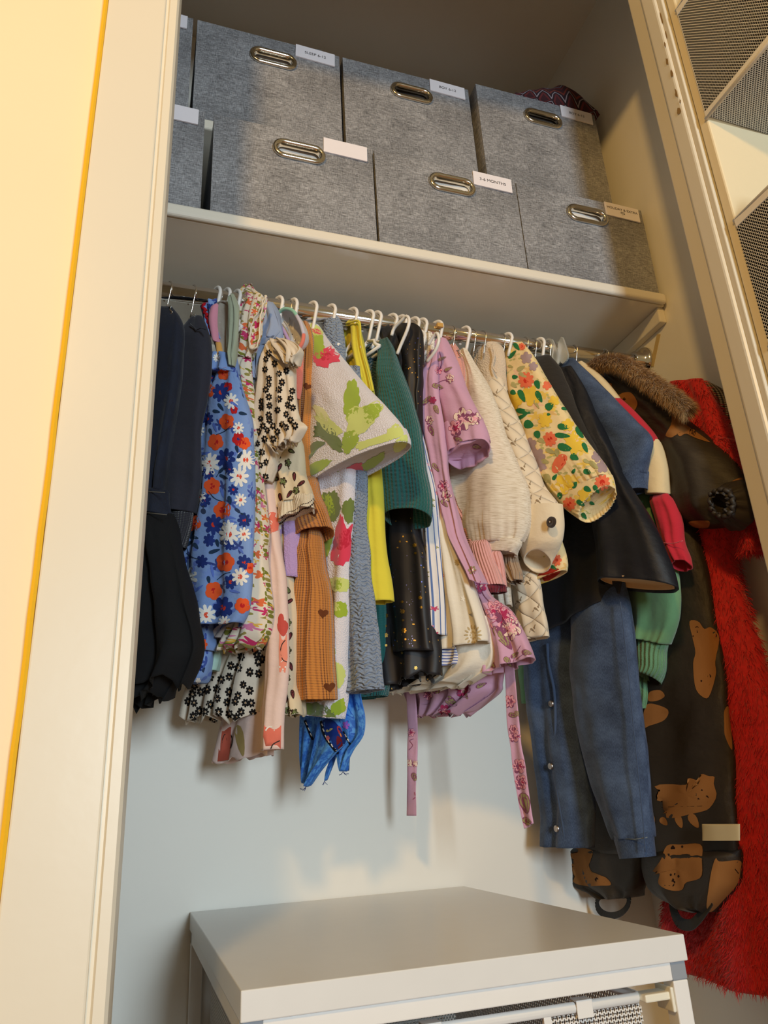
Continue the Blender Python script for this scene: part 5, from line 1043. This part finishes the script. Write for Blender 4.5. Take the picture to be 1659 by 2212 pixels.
# ------------------------------------------------------------------ 23 yellow floral jacket
p = Plane(.718, 14); g = garment('floral_jacket', p, 'pale yellow jacket with green leaves and coral daisies', 'jacket')
YJ = m_print('pale_yellow_floral', (242, 218, 164), [(30, 5, .013, .3, [(236, 196, 160), (240, 206, 96), (228, 190, 120)], None, .75), (44, 2, .008, .6, [(190, 184, 120), (206, 196, 140)], None, .6)])
js = loft(g, 'sleeve', [(1090, 747, 1128, 738), (1085, 790, 1150, 765), (1092, 845, 1178, 815), (1115, 905, 1213, 870), (1137, 960, 1243, 920), (1165, 1015, 1278, 968), (1190, 1062, 1305, 1005), (1212, 1088, 1318, 1026)], p, YJ, .034, (.001, .002, 1.4), nz=.004, gather=10, bt=([0, .2, .8, 1], [.008, .024, .034, .028]), M=80)
jc = loft(g, 'cuff', [(1210, 1086, 1318, 1024), (1232, 1106, 1322, 1036), (1258, 1126, 1324, 1052)], p, YJ, .027, gather=12, M=90, nz=.002, gdep=.002, bt=([0, 1], [.028, .022]), tilt=.010)
j2 = loft(g, 'other_sleeve', [(1150, 1100, 1200, 1100), (1160, 1160, 1208, 1155), (1158, 1205, 1220, 1196), (1154, 1240, 1224, 1218), (1150, 1264, 1222, 1232)], Plane(.70, 15), YJ, .016, nz=.003)
loft(g, 'body', [(1110, 840, 1140, 830), (1140, 960, 1180, 940), (1150, 1060, 1200, 1050), (1155, 1150, 1200, 1150)], p, YJ, .012, push=-.03)
GN, GN2, CRL, CRD, YLF, MAU, SGE = ink((44, 118, 70)), ink((150, 160, 86)), ink((236, 120, 84)), ink((206, 54, 38)), ink((236, 200, 72)), ink((170, 148, 152)), ink((178, 172, 118))
ZE = lambda zx, zy: (1040+.3731*zx, 680+.3731*zy); pr = Print([js, jc])
for (x, y, r, m_, n_) in ((260, 250, 13, MAU, 5), (300, 300, 10, MAU, 5), (290, 470, 22, YLF, 6), (190, 500, 18, YLF, 5), (540, 740, 26, YLF, 6), (285, 750, 14, MAU, 5), (325, 820, 18, MAU, 6), (345, 870, 14, MAU, 5), (670, 820, 13, MAU, 5), (700, 880, 14, MAU, 5), (500, 640, 14, YLF, 5), (380, 410, 10, CRL, 5), (480, 980, 22, YLF, 5), (600, 1040, 16, YLF, 5), (420, 500, 12, YLF, 5), (370, 610, 16, YLF, 7)): pr.flower(*ZE(x, y), r, m_, None, n_, .28, x*.1, .95)
for (x, y, r) in ((260, 380, 18), (398, 720, 16), (700, 970, 17), (235, 185, 8), (510, 1095, 15)): pr.flower(*ZE(x, y), r, CRL, CRD, 9, .25, x*.1, .95, .36)
pr.put(smooth_path([ZE(*q) for q in ((415, 860), (450, 810), (495, 815), (490, 860), (440, 915), (410, 905))], 14, True), CRL); pr.stroke([ZE(450, 890), ZE(480, 850), ZE(480, 820)], 2, CRD)
for (x, y, l, w_, a) in ((195, 360, 13, 9, 0), (180, 230, 24, 8, -.8), (205, 185, 20, 9, .9), (130, 270, 14, 8, 1.2), (135, 340, 26, 10, 1.4), (185, 450, 13, 11, .5), (235, 470, 30, 13, 1.1), (325, 405, 20, 12, 1.2), (335, 475, 28, 12, 1.1), (395, 530, 20, 16, -.6), (480, 545, 14, 7, .3), (245, 560, 34, 11, .2), (235, 590, 28, 8, -.5), (275, 635, 22, 18, .3), (475, 650, 26, 13, .2), (470, 700, 34, 11, .1), (570, 680, 30, 15, 1.1), (325, 695, 18, 14, 1.2), (485, 770, 34, 16, .3), (540, 825, 20, 14, .5), (600, 770, 24, 10, 1.1), (535, 905, 13, 7, -1), (612, 910, 17, 12, .3), (540, 985, 16, 11, -.9), (425, 940, 16, 8, -.9), (615, 1010, 18, 12, .5), (665, 1010, 20, 10, 1.0), (455, 1048, 15, 11, 1.5), (575, 1090, 20, 10, .6), (595, 1165, 18, 9, 1.0), (390, 578, 8, 6, 0), (640, 1090, 12, 7, .4)): pr.leaf(*ZE(x, y), l, w_, a, GN)
for (x, y, l, w_, a) in ((230, 310, 20, 9, -.5), (240, 350, 20, 8, .5), (190, 410, 16, 8, .6), (350, 730, 18, 10, .5), (400, 790, 22, 10, .4), (370, 850, 18, 10, .3), (380, 950, 22, 18, .8), (440, 800, 18, 10, 1.4), (650, 870, 26, 10, .7), (610, 850, 16, 8, .5), (170, 300, 12, 6, .3), (280, 560, 22, 6, .3), (320, 520, 22, 6, 1), (300, 860, 12, 8, .3)): pr.leaf(*ZE(x, y), l, w_, a, SGE)
pr.done(g, 'garden_print'); pr = Print([j2])
for (x, y, l, w_, a) in ((1184, 1195, 36, 9, 1.3), (1172, 1222, 18, 8, .3), (1196, 1226, 16, 7, .6)): pr.leaf(x, y, l, w_, a, GN)
pr.flower(1203, 1210, 13, CRL, CRD, 7, .3); pr.put(smooth_path([(1162, 1244), (1180, 1230), (1206, 1228), (1208, 1240), (1180, 1256)], 12, True), ink((170, 48, 32))); pr.done(g, 'garden_print')
hanger(.745, 'wire', 'right of the floral jacket shoulder', 14, drop=.02, arms=False); hanger(.765, 'wire', 'in front of the black jacket', 14, drop=.02, arms=False)
# ------------------------------------------------------------------ 24 black jacket
p = Plane(.762, 12); g = garment('black_jacket', p, 'plain black jacket shoulder squeezed beside the floral jacket', 'jacket')
BJ = m_fabric('black_brown_twill', (34, 30, 26), var=.15)
loft(g, 'shoulder', [(1153, 775, 1188, 767), (1162, 805, 1204, 790), (1186, 850, 1222, 835), (1208, 890, 1240, 872), (1236, 940, 1266, 925), (1262, 990, 1290, 980), (1275, 1060, 1310, 1060)], p, BJ, .022, nz=.004)
hanger(.782, 'white', 'holding the black jacket', 12, drop=.02, wide=.04, fall=.03)
# ------------------------------------------------------------------ 25 navy raincoat
p = Plane(.790, 11); g = garment('navy_raincoat', p, 'dark navy raincoat with a wide sleeve showing tan lining', 'raincoat')
NR = m_fabric('navy_rain_cloth', (14, 18, 28), var=.2, rough=.6, sheen=0); TL = m_fabric('tan_lining', (206, 170, 120))
loft(g, 'sleeve', [(1203, 800, 1234, 790), (1222, 850, 1264, 845), (1242, 910, 1294, 908), (1258, 970, 1322, 970), (1272, 1035, 1350, 1032), (1282, 1100, 1388, 1092), (1288, 1160, 1422, 1148), (1293, 1212, 1446, 1205), (1297, 1262, 1463, 1268)], p, NR, .034, (.001, .006, 1.6), nz=.006, bt=([0, .2, .7, 1], [.008, .02, .034, .036]), tilt=.010)
loft(g, 'sleeve_lining', [(1302, 1225, 1448, 1230), (1304, 1256, 1456, 1262)], p, TL, .03, nz=.002, bt=([0, 1], [.031, .031]), tilt=.010)
loft(g, 'body', [(1205, 900, 1290, 900), (1200, 1050, 1335, 1040), (1190, 1120, 1345, 1110), (1180, 1200, 1346, 1180), (1170, 1270, 1346, 1220), (1166, 1330, 1346, 1255), (1172, 1380, 1346, 1282)], p, NR, .022, (.002, .005, 2), nz=.005, push=-.020)
loft(g, 'chest_tape', [(1154, 1268, 1167, 1266), (1155, 1290, 1167, 1289), (1158, 1302, 1168, 1301)], p, m_stripe('white_black_tape', (120, 120, 126), (10, 10, 14), .014, .4, 1), .010, push=-.01)
hanger(.800, 'wire', 'holding the navy raincoat', 12, drop=.02, wide=.04, fall=.03)
# ------------------------------------------------------------------ 26 denim coverall
p = Plane(.824, 10); g = garment('denim_coverall', p, 'grey-blue denim coverall with snap fastened legs', 'coverall')
DG = m_denim('grey_blue_denim', (34, 50, 78), (78, 98, 130)); DL = DG
loft(g, 'sleeve', [(1204, 785, 1240, 773), (1238, 830, 1285, 820), (1260, 876, 1325, 860), (1283, 922, 1372, 908), (1306, 965, 1406, 947), (1324, 1000, 1400, 985), (1336, 1024, 1394, 1008), (1340, 1034, 1393, 1022)], p, DG, .026, nz=.003, bt=([0, .2, 1], [.008, .02, .026]))
loft(g, 'cuff', [(1338, 1026, 1393, 1012), (1346, 1048, 1392, 1036), (1353, 1070, 1392, 1054)], p, DL, .027, nz=.002)
loft(g, 'body', [(1260, 880, 1330, 880), (1240, 1050, 1350, 1050), (1200, 1200, 1350, 1200), (1150, 1330, 1352, 1290), (1130, 1390, 1355, 1370)], p, DG, .020, nz=.003, push=-.024, open_=False)
l1 = loft(g, 'leg', [(1128, 1330, 1240, 1320), (1127, 1385, 1237, 1375), (1133, 1440, 1236, 1432), (1140, 1520, 1244, 1520), (1150, 1600, 1256, 1600), (1160, 1680, 1267, 1680), (1169, 1750, 1273, 1750), (1172, 1790, 1275, 1792), (1174, 1826, 1276, 1832)], p, DL, .026, (.003, .006, 2.2), nz=.005, push=-.006)
l2 = loft(g, 'leg', [(1240, 1270, 1352, 1255), (1236, 1360, 1362, 1350), (1236, 1440, 1373, 1450), (1244, 1520, 1381, 1520), (1256, 1590, 1388, 1582), (1275, 1670, 1394, 1670), (1300, 1740, 1399, 1740), (1325, 1795, 1404, 1793), (1334, 1812, 1405, 1808)], p, DG, .028, (.001, .003, 1.4), nz=.004, push=.008)
loft(g, 'leg_cuff', [(1330, 1800, 1405, 1796), (1338, 1824, 1407, 1822), (1346, 1854, 1409, 1850)], p, DL, .024, nz=.003, push=.008)
ST_ = ink((118, 128, 136)); tubepx(g, 'seam', smooth_path([(1340, 1300), (1352, 1400), (1362, 1500), (1372, 1600), (1382, 1700), (1390, 1780), (1394, 1840)], 24), p, .0011, DL, push=.036)
tubepx(g, 'snap_placket', smooth_path([(1182, 1390), (1186, 1440), (1198, 1500), (1200, 1600), (1204, 1700), (1216, 1780), (1222, 1824)], 24), p, .0030, DL, push=.018)
tubepx(g, 'cuff_stitch', [(1348, 1812), (1372, 1813), (1398, 1809)], p, .0008, ST_, push=.034)
SN = NT('antique_snap').fin((.42, .36, .32), .35, 1.0)
for (x, y) in ((1191, 1520), (1190, 1655), (1203, 1790)):
    c0 = p.shift(.0215)(x, y); V = []; F = []
    for (r_, h_) in ((0, .0025), (.003, .0024), (.0048, .0032), (.0060, .0026), (.0064, -.002)):
        for q in range(22): a = 2*math.pi*q/22; V.append(c0+np.array([-p.n[1], p.n[0], 0])*r_*math.cos(a)+up_*r_*math.sin(a)+p.face*h_)
    for i in range(4):
        for q in range(22): F.append((i*22+q, i*22+(q+1) % 22, (i+1)*22+(q+1) % 22, (i+1)*22+q))
    mesh('snap', V, F, SN, g, smooth=True)
ch = hanger(.832, 'clear', 'with two moulded wings above the denim coverall', 12, drop=.02, wide=.04, fall=.03)
# moulded wings of the clear hanger
cw = MB()
for pts in (((1178, 735), (1192, 732), (1200, 748), (1212, 772), (1206, 788), (1192, 778), (1188, 762), (1178, 750)), ((1214, 728), (1220, 740), (1228, 770), (1216, 786), (1208, 768), (1206, 748))):
    P_ = smooth_path(pts, 22, True)
    for sg in (0, 1): pass
    pc = p.shift(.018); a_ = [pc(*q)+p.face*.002 for q in P_]; b_ = [pc(*q)-p.face*.002 for q in P_]; n = len(P_)
    cw.add(a_+b_, [tuple(range(n)), tuple(range(2*n-1, n-1, -1))]+[(i, n+i, n+(i+1) % n, (i+1) % n) for i in range(n)])
tag(cw.build('hanger_clip', HCLEAR), 'pair of frosted clear hanger clips beside the rod', 'hanger clip')
hanger(.865, 'wire', 'nearest the fur hood', 12, drop=.02, wide=.04, fall=.03)
# ------------------------------------------------------------------ 28 colour-block top
p = Plane(.862, 9); g = garment('colour_block_top', p, 'cream and red colour block long sleeved top', 'top')
CRT = m_fabric('cream_jersey', (228, 206, 160), var=.06); RDT = m_fabric('red_jersey', (196, 32, 52), var=.12)
loft(g, 'cream_shoulder', [(1244, 786, 1258, 780), (1282, 824, 1300, 814), (1322, 866, 1338, 860)], p, CRT, .014, open_=False)
loft(g, 'red_band', [(1318, 862, 1336, 858), (1350, 900, 1372, 890), (1380, 940, 1408, 932), (1392, 968, 1424, 960)], p, RDT, .016, open_=False)
loft(g, 'cream_sleeve', [(1388, 958, 1420, 948), (1393, 985, 1430, 976), (1394, 1020, 1438, 1012), (1402, 1070, 1442, 1066)], p, CRT, .020, nz=.003, open_=False)
loft(g, 'red_sleeve', [(1404, 1072, 1443, 1066), (1412, 1100, 1458, 1090), (1422, 1135, 1471, 1128), (1434, 1175, 1475, 1170), (1446, 1206, 1486, 1198), (1456, 1228, 1490, 1216)], p, RDT, .020, (.001, .002, 2), nz=.003, tilt=.008)
tubepx(g, 'cuff_stitch', smooth_path([(1432, 1172), (1452, 1174), (1475, 1168)], 8), p, .0007, ink((222, 120, 130)), push=.0215)
# ------------------------------------------------------------------ 29 green sweatshirt
p = Plane(.880, 8); g = garment('green_sweatshirt', p, 'soft green sweatshirt with long ribbed cuffs', 'sweatshirt')
GRS = m_fabric('green_fleece', (108, 158, 112), var=.12, sheen=.4); GRB = m_rib('green_rib', (104, 154, 116), .0060, .03, .0028, .45); GRD = GRS
loft(g, 'shoulder', [(1300, 860, 1330, 860), (1340, 980, 1375, 970), (1362, 1040, 1394, 1036), (1372, 1100, 1418, 1100), (1372, 1180, 1442, 1176), (1366, 1240, 1462, 1236)], p, GRD, .018, open_=False)
loft(g, 'sleeve', [(1368, 1220, 1455, 1215), (1360, 1262, 1465, 1256), (1358, 1310, 1468, 1302), (1361, 1350, 1463, 1348), (1370, 1374, 1444, 1392)], p, GRS, .028, (.001, .004, 2), nz=.004, gather=6, push=.004)
loft(g, 'cuff', [(1371, 1366, 1440, 1388), (1376, 1400, 1434, 1412), (1380, 1440, 1432, 1446), (1384, 1462, 1420, 1470)], p, GRB, .022, nz=.002, push=.004, tilt=.010)
loft(g, 'other_cuff', [(1374, 1455, 1402, 1462), (1377, 1500, 1401, 1505), (1379, 1532, 1397, 1530)], p, GRB, .012, push=-.012)
loft(g, 'body', [(1120, 1330, 1150, 1330), (1122, 1440, 1146, 1440), (1128, 1520, 1146, 1520)], Plane(.845, 9), GRS, .010)
# ------------------------------------------------------------------ 30 bear snowsuit
p = Plane(.918, 6); g = garment('bear_snowsuit', p, 'brown snowsuit printed with tan bears, with a fur trimmed hood', 'snowsuit')
BS = m_fabric('dark_brown_snow_cloth', (46, 38, 29), var=.15, rough=.6, sheen=0)
bs = loft(g, 'sleeve', [(1296, 812, 1326, 800), (1336, 860, 1412, 850), (1376, 906, 1476, 902), (1410, 950, 1532, 950), (1432, 1000, 1577, 990), (1442, 1055, 1604, 1032), (1458, 1102, 1612, 1072), (1484, 1134, 1606, 1112), (1520, 1142, 1590, 1132)], p, BS, .044, (.001, .004, 1.4), nz=.006, bt=([0, .2, .7, .9, 1], [.010, .03, .046, .046, .020]), open_=False)
bb = loft(g, 'body', [(1300, 880, 1420, 880), (1345, 1000, 1470, 1000), (1348, 1120, 1500, 1120), (1345, 1200, 1520, 1200), (1340, 1290, 1538, 1290), (1328, 1383, 1556, 1383), (1310, 1497, 1574, 1497), (1288, 1612, 1584, 1612), (1258, 1726, 1591, 1726), (1232, 1800, 1599, 1800), (1224, 1840, 1602, 1845)], p, BS, .036, (.002, .006, 1.8), nz=.006, push=-.012, open_=False)
fl1 = loft(g, 'foot', [(1224, 1825, 1400, 1830), (1228, 1870, 1398, 1875), (1246, 1905, 1392, 1910), (1290, 1928, 1380, 1932), (1310, 1940, 1372, 1938)], p, BS, .034, (.002, .006, 2), nz=.007, push=-.014, open_=False)
fl2 = loft(g, 'foot', [(1390, 1830, 1602, 1835), (1392, 1880, 1602, 1880), (1410, 1920, 1592, 1915), (1450, 1948, 1566, 1946), (1510, 1968, 1545, 1970)], p, BS, .036, (.002, .006, 2), nz=.007, push=-.008, open_=False)
gd = [(1535, 1070), (1548, 1060), (1566, 1058), (1580, 1070), (1584, 1090), (1578, 1108), (1562, 1116), (1546, 1110), (1537, 1095)]
opening(g, 'gathered_cuff', gd, p, .030, .0040, BS, BS, push=.050, ruffle=.003)
pc = p.shift(.047); c0 = pc(1560, 1087); V = []; F = []; e1 = np.array([p.n[1], -p.n[0], 0.0]); n = 96; rg0 = [.016, .0185, .022, .027, .033, .039, .044]
for i, r_ in enumerate(rg0):
    for q in range(n):
        a = 2*math.pi*q/n; t = i/6; wob = math.sin(a*9+1.3*math.sin(a*2))+.6*math.sin(a*17+t*4)
        rr2 = r_*(1+.10*noise.noise(Vector((math.cos(a)*2, math.sin(a)*2, 4)))); V.append(c0+(e1*math.cos(a)*.92+up_*math.sin(a))*rr2+p.face*(.007*math.cos(t*math.pi*.6)-.030*t*t+.0034*wob*(1-abs(t-.35))))
for i in range(6):
    for q in range(n): F.append((i*n+q, i*n+(q+1) % n, (i+1)*n+(q+1) % n, (i+1)*n+q))
cg = mesh('cuff_gathers', V, F, BS, g, uv=[(v_[1], v_[2]) for v_ in V], smooth=True)
TB, TBD = ink((150, 102, 56)), ink((38, 22, 14)); pr = Print([bs, bb, fl1, fl2])
ZF = lambda zx, zy: (1080+.4573*zx, 1200+.4573*zy); ZG = lambda zx, zy: (1300+.3166*zx, 1200+.3166*zy)
def shape(f, *pts, mat=TB, n=44): pr.put(smooth_path([f(*q) for q in pts], n, True), mat, None, rings=5)
shape(ZG, (600, 450), (660, 450), (700, 500), (745, 490), (800, 560), (775, 720), (780, 810), (735, 960), (690, 965), (640, 900), (625, 740), (640, 660), (620, 560)); pr.flower(*ZG(650, 505), 7, TBD, None, 5, .05); pr.flower(*ZG(735, 825), 5, TBD, None, 4, .2); pr.flower(*ZG(680, 855), 2.4, TBD, None, 4, .1); pr.flower(*ZG(738, 880), 2.4, TBD, None, 4, .1)
for q in ((625, 550), (645, 550), (665, 550)): pr.flower(*ZG(*q), 2, TBD, None, 4, .1)
shape(ZG, (320, 1640), (370, 1570), (470, 1560), (575, 1565), (590, 1520), (640, 1530), (675, 1545), (680, 1490), (730, 1505), (770, 1510), (765, 1560), (785, 1640), (740, 1720), (690, 1745), (600, 1765), (500, 1790), (400, 1790), (330, 1820), (310, 1740))
for q in ((345, 1800, 22, 13, 1.2), (425, 1815, 22, 14, .8), (530, 1815, 30, 15, 1.2), (630, 1810, 36, 18, 1.0)): pr.leaf(*ZG(q[0], q[1]), q[2], q[3], q[4], TB)
for q, r in (((660, 1662), 3), ((684, 1602), 2.4), ((747, 1613), 2.4), ((718, 1652), 5)): pr.flower(*ZG(*q), r, TBD, None, 4, .1)
pr.stroke([ZG(700, 1675), ZG(718, 1682), ZG(738, 1670)], 1.4, TBD); pr.stroke([ZG(410, 1718), ZG(540, 1712), ZG(685, 1708)], 1, TBD)
shape(ZG, (835, 1060), (860, 1030), (872, 1120), (885, 1250), (885, 1325), (840, 1230), (835, 1150)); shape(ZG, (290, 1060), (330, 1010), (450, 1050), (430, 1120), (330, 1160), (285, 1170)); shape(ZG, (330, 930), (400, 920), (430, 960), (380, 990), (320, 990))
shape(ZF, (790, 1370), (860, 1365), (950, 1365), (955, 1440), (950, 1520), (880, 1545), (860, 1580), (800, 1580), (750, 1550), (755, 1500), (710, 1510), (760, 1440)); pr.flower(*ZF(812, 1545), 10, TBD, None, 5, .05); pr.flower(*ZF(818, 1382), 6, TBD, None, 4, .2); pr.flower(*ZF(862, 1375), 3, TBD, None, 4, .1)
for q in ((808, 1508), (828, 1505), (845, 1515)): pr.flower(*ZF(*q), 3, TBD, None, 4, .1)
shape(ZF, (1020, 1430), (1040, 1445), (1130, 1440), (1135, 1480), (1120, 1550), (1060, 1620), (1000, 1680), (975, 1660), (985, 1580), (1000, 1490)); pr.stroke([ZF(1110, 1480), ZF(1125, 1500)], 2, TBD)
shape(ZF, (305, 1395), (380, 1380), (440, 1400), (420, 1450), (440, 1500), (500, 1520), (525, 1555), (470, 1560), (400, 1560), (345, 1540), (320, 1470)); pr.flower(*ZF(458, 1530), 5, TBD, None, 4, .2); pr.flower(*ZF(492, 1545), 2.4, TBD, None, 4, .1)
shape(ZE, (790, 470), (830, 450), (870, 455), (905, 510), (885, 560), (870, 580), (800, 530), (780, 490)); pr.flower(*ZE(828, 490), 4, TBD, None, 4, .2); pr.flower(*ZE(856, 488), 2, TBD, None, 4, .1); shape(ZE, (735, 400), (755, 400), (755, 440), (735, 430), n=14)
shape(ZE, (1100, 565), (1130, 600), (1200, 650), (1300, 720), (1320, 740), (1240, 715), (1185, 690), (1150, 705), (1130, 690), (1105, 710), (1075, 705), (1070, 690), (1100, 630)); pr.flower(*ZE(1222, 682), 9, TBD, None, 5, .05); pr.flower(*ZE(1222, 682), 7.6, TB, None, 5, .05); pr.flower(*ZE(1224, 685), 4, TBD, None, 5, .05)
shape(ZE, (1200, 1200), (1260, 1190), (1320, 1195), (1310, 1230), (1240, 1230), n=20); shape(ZE, (1440, 980), (1480, 950), (1510, 950), (1500, 1020), (1450, 1060), n=20)
pr.done(g, 'bear_print', 'tan bear print on dark brown')
loft(g, 'reflective_band', [(1517, 1780, 1598, 1780), (1518, 1798, 1598, 1798), (1518, 1816, 1598, 1816)], p, m_plain('cream_reflective_tape', (206, 190, 150), .4), .004, nz=.001, push=.026)
rg = [(1300, 1932), (1290, 1945), (1292, 1962), (1304, 1974), (1322, 1978), (1342, 1972), (1356, 1956), (1358, 1938), (1350, 1926)]
m = MB(); P_ = smooth_path(rg, 26); a_ = [p(*q) for q in P_]
for i in range(len(a_)-1): m.bar(a_[i]-(a_[i+1]-a_[i])*.1, a_[i+1]+(a_[i+1]-a_[i])*.1, .0125, .0016, up_*.5+p.face)
BST = m_fabric('black_webbing', (16, 14, 12)); m.build('foot_strap', BST, g)
m = MB(); P_ = smooth_path([(1452, 1950), (1458, 1975), (1470, 1994), (1492, 1998), (1508, 1985), (1525, 1962), (1535, 1945)], 20); a_ = [p.shift(.012)(*q) for q in P_]
for i in range(len(a_)-1): m.bar(a_[i]-(a_[i+1]-a_[i])*.1, a_[i+1]+(a_[i+1]-a_[i])*.1, .018, .0016, up_*.5+p.face)
m.build('foot_strap', BST, g)
# fur: thousands of tapering hairs
def m_fur(name, c, c2):
    k = NT(name); k.p.inputs['Sheen Weight'].default_value = .3; return k.fin(k.mix(k.noise(k.obj(), 140, 3), lin(c), lin(c2)), .75, sheen=.3)
def fur(parent, name, mat, pts, nrm, L_, wd, droop, seed=1, spread=.5):
    rg_ = np.random.default_rng(seed); V = []; F = []
    for p0, n0 in zip(pts, nrm):
        d = n0+rg_.normal(0, spread, 3); d /= np.linalg.norm(d)+1e-9; l = L_*rg_.uniform(.55, 1.15); s = np.cross(d, rg_.normal(0, 1, 3)); s /= np.linalg.norm(s)+1e-9
        a = np.array(p0); m1 = a+d*l*.55+np.array([0, 0, -droop*l*.25]); t = a+d*l+np.array([0, 0, -droop*l]); b_ = len(V)
        V += [a-s*wd, a+s*wd, m1+s*wd*.7, m1-s*wd*.7, t]; F += [(b_, b_+1, b_+2, b_+3), (b_+3, b_+2, b_+4)]
    o = mesh(name, V, F, mat, parent); o['kind'] = 'stuff'; return o
path = smooth_path([(1275, 800), (1292, 786), (1326, 781), (1358, 792), (1394, 818), (1436, 846), (1466, 868), (1484, 884)], 60); hp = [p.shift(.040)(*q) for q in path]; rad = np.interp(np.linspace(0, 1, 60), [0, .15, .5, .85, 1], [.006, .010, .011, .011, .007])
HF = m_fur('brown_hood_fur', (214, 172, 112), (130, 98, 58)); MB().tube(hp, list(rad), 16).build('hood_trim', HF, g, True)
pp, nn_ = [], []
for i in range(16000):
    t = RNG.uniform(0, 58.99); j = int(t); c0 = hp[j]*(1-t+j)+hp[j+1]*(t-j); ax = hp[j+1]-hp[j]; ax /= np.linalg.norm(ax); e = RNG.normal(0, 1, 3); e -= ax*(e@ax); e /= np.linalg.norm(e); pp.append(c0+e*rad[j]*.95); nn_.append(e+ax*1.1)
fur(g, 'hood_fur', HF, pp, nn_, .017, .00045, .3, 3, .40)
# ------------------------------------------------------------------ 31 red faux fur coat
p = Plane(.975, 3); g = garment('red_fur_coat', p, 'long red faux fur coat against the right wall', 'coat')
RF = m_fur('red_faux_fur', (226, 20, 26), (160, 8, 12)); 
rc = loft(g, 'body', [(1448, 828, 1520, 818), (1462, 870, 1546, 868), (1480, 930, 1576, 930), (1490, 1000, 1600, 1000), (1480, 1100, 1590, 1100), (1470, 1200, 1580, 1200), (1470, 1300, 1608, 1300), (1470, 1420, 1643, 1420), (1468, 1500, 1663, 1500), (1462, 1620, 1690, 1620), (1456, 1750, 1706, 1750), (1450, 1900, 1716, 1900), (1447, 2000, 1722, 2010), (1466, 2060, 1726, 2100), (1480, 2090, 1728, 2160)], p, RF, .034, (.002, .006, 1.6), nz=.006, M=64, bt=([0, .1, 1], [.014, .03, .036]))
rs_ = loft(g, 'sleeve', [(1545, 940, 1592, 950), (1565, 1010, 1625, 1020), (1578, 1070, 1650, 1070), (1588, 1130, 1668, 1130), (1600, 1170, 1678, 1165), (1612, 1198, 1674, 1186)], p, RF, .028, (.002, .004, 2), nz=.005, push=.012)
def fur_on(o, n_, L_, wd, droop, parent, name, seed):
    V, F, _ = PARTS[o.name]; F = [f for f in F if len(f) == 4]; A = np.array([V[list(f)] for f in F]); nr = np.cross(A[:, 1]-A[:, 0], A[:, 2]-A[:, 0]); ar = np.linalg.norm(nr, axis=1); nr = nr/(ar[:, None]+1e-12)
    rg_ = np.random.default_rng(seed); idx = rg_.choice(len(F), n_, p=ar/ar.sum()); u, v = rg_.uniform(0, 1, n_), rg_.uniform(0, 1, n_); P_ = (A[idx, 0]*(1-u)[:, None]+A[idx, 1]*u[:, None])*(1-v)[:, None]+(A[idx, 3]*(1-u)[:, None]+A[idx, 2]*u[:, None])*v[:, None]
    c = V.mean(axis=0); N_ = nr[idx]; sg = np.sign(((P_-np.array([c[0], c[1], 0])*np.array([1, 1, 0])-P_*np.array([0, 0, 1]))*N_).sum(axis=1)); N_ = N_*np.where(sg == 0, 1, sg)[:, None]
    return fur(parent, name, RF, P_, N_+np.array([0, 0, -.7]), L_, wd, droop, seed, .35)
fur_on(rc, 30000, .013, .0006, .3, g, 'coat_fur', 5); fur_on(rs_, 6000, .012, .0006, .3, g, 'sleeve_fur', 6)
# ------------------------------------------------------------------ 32 gingham jacket
p = Plane(1.008, 2); g = garment('gingham_jacket', p, 'small black and cream checked jacket behind the red fur coat', 'jacket')
k = NT('small_gingham'); x, y, _ = k.sep(k.uv(1, 1, .15)); fx = k.math('LESS_THAN', k.math('FRACT', k.math('MULTIPLY', x, 1/.0052)), .5); fy = k.math('LESS_THAN', k.math('FRACT', k.math('MULTIPLY', y, 1/.0052)), .5)
GH = k.fin(k.ramp(k.math('MULTIPLY', k.math('ADD', fx, fy), .5), [(0, lin((206, 190, 150))), (.3, lin((110, 96, 72))), (.8, lin((22, 18, 14)))], 'CONSTANT'), .9)
loft(g, 'sleeve', [(1498, 830, 1532, 825), (1512, 860, 1562, 845), (1530, 900, 1588, 890), (1548, 940, 1600, 935), (1560, 985, 1612, 975), (1566, 1030, 1618, 1020)], p, GH, .022, nz=.004)
hanger(.945, 'wire', 'holding the red fur coat by the wall', 8, drop=.02, wide=.04, fall=.03)
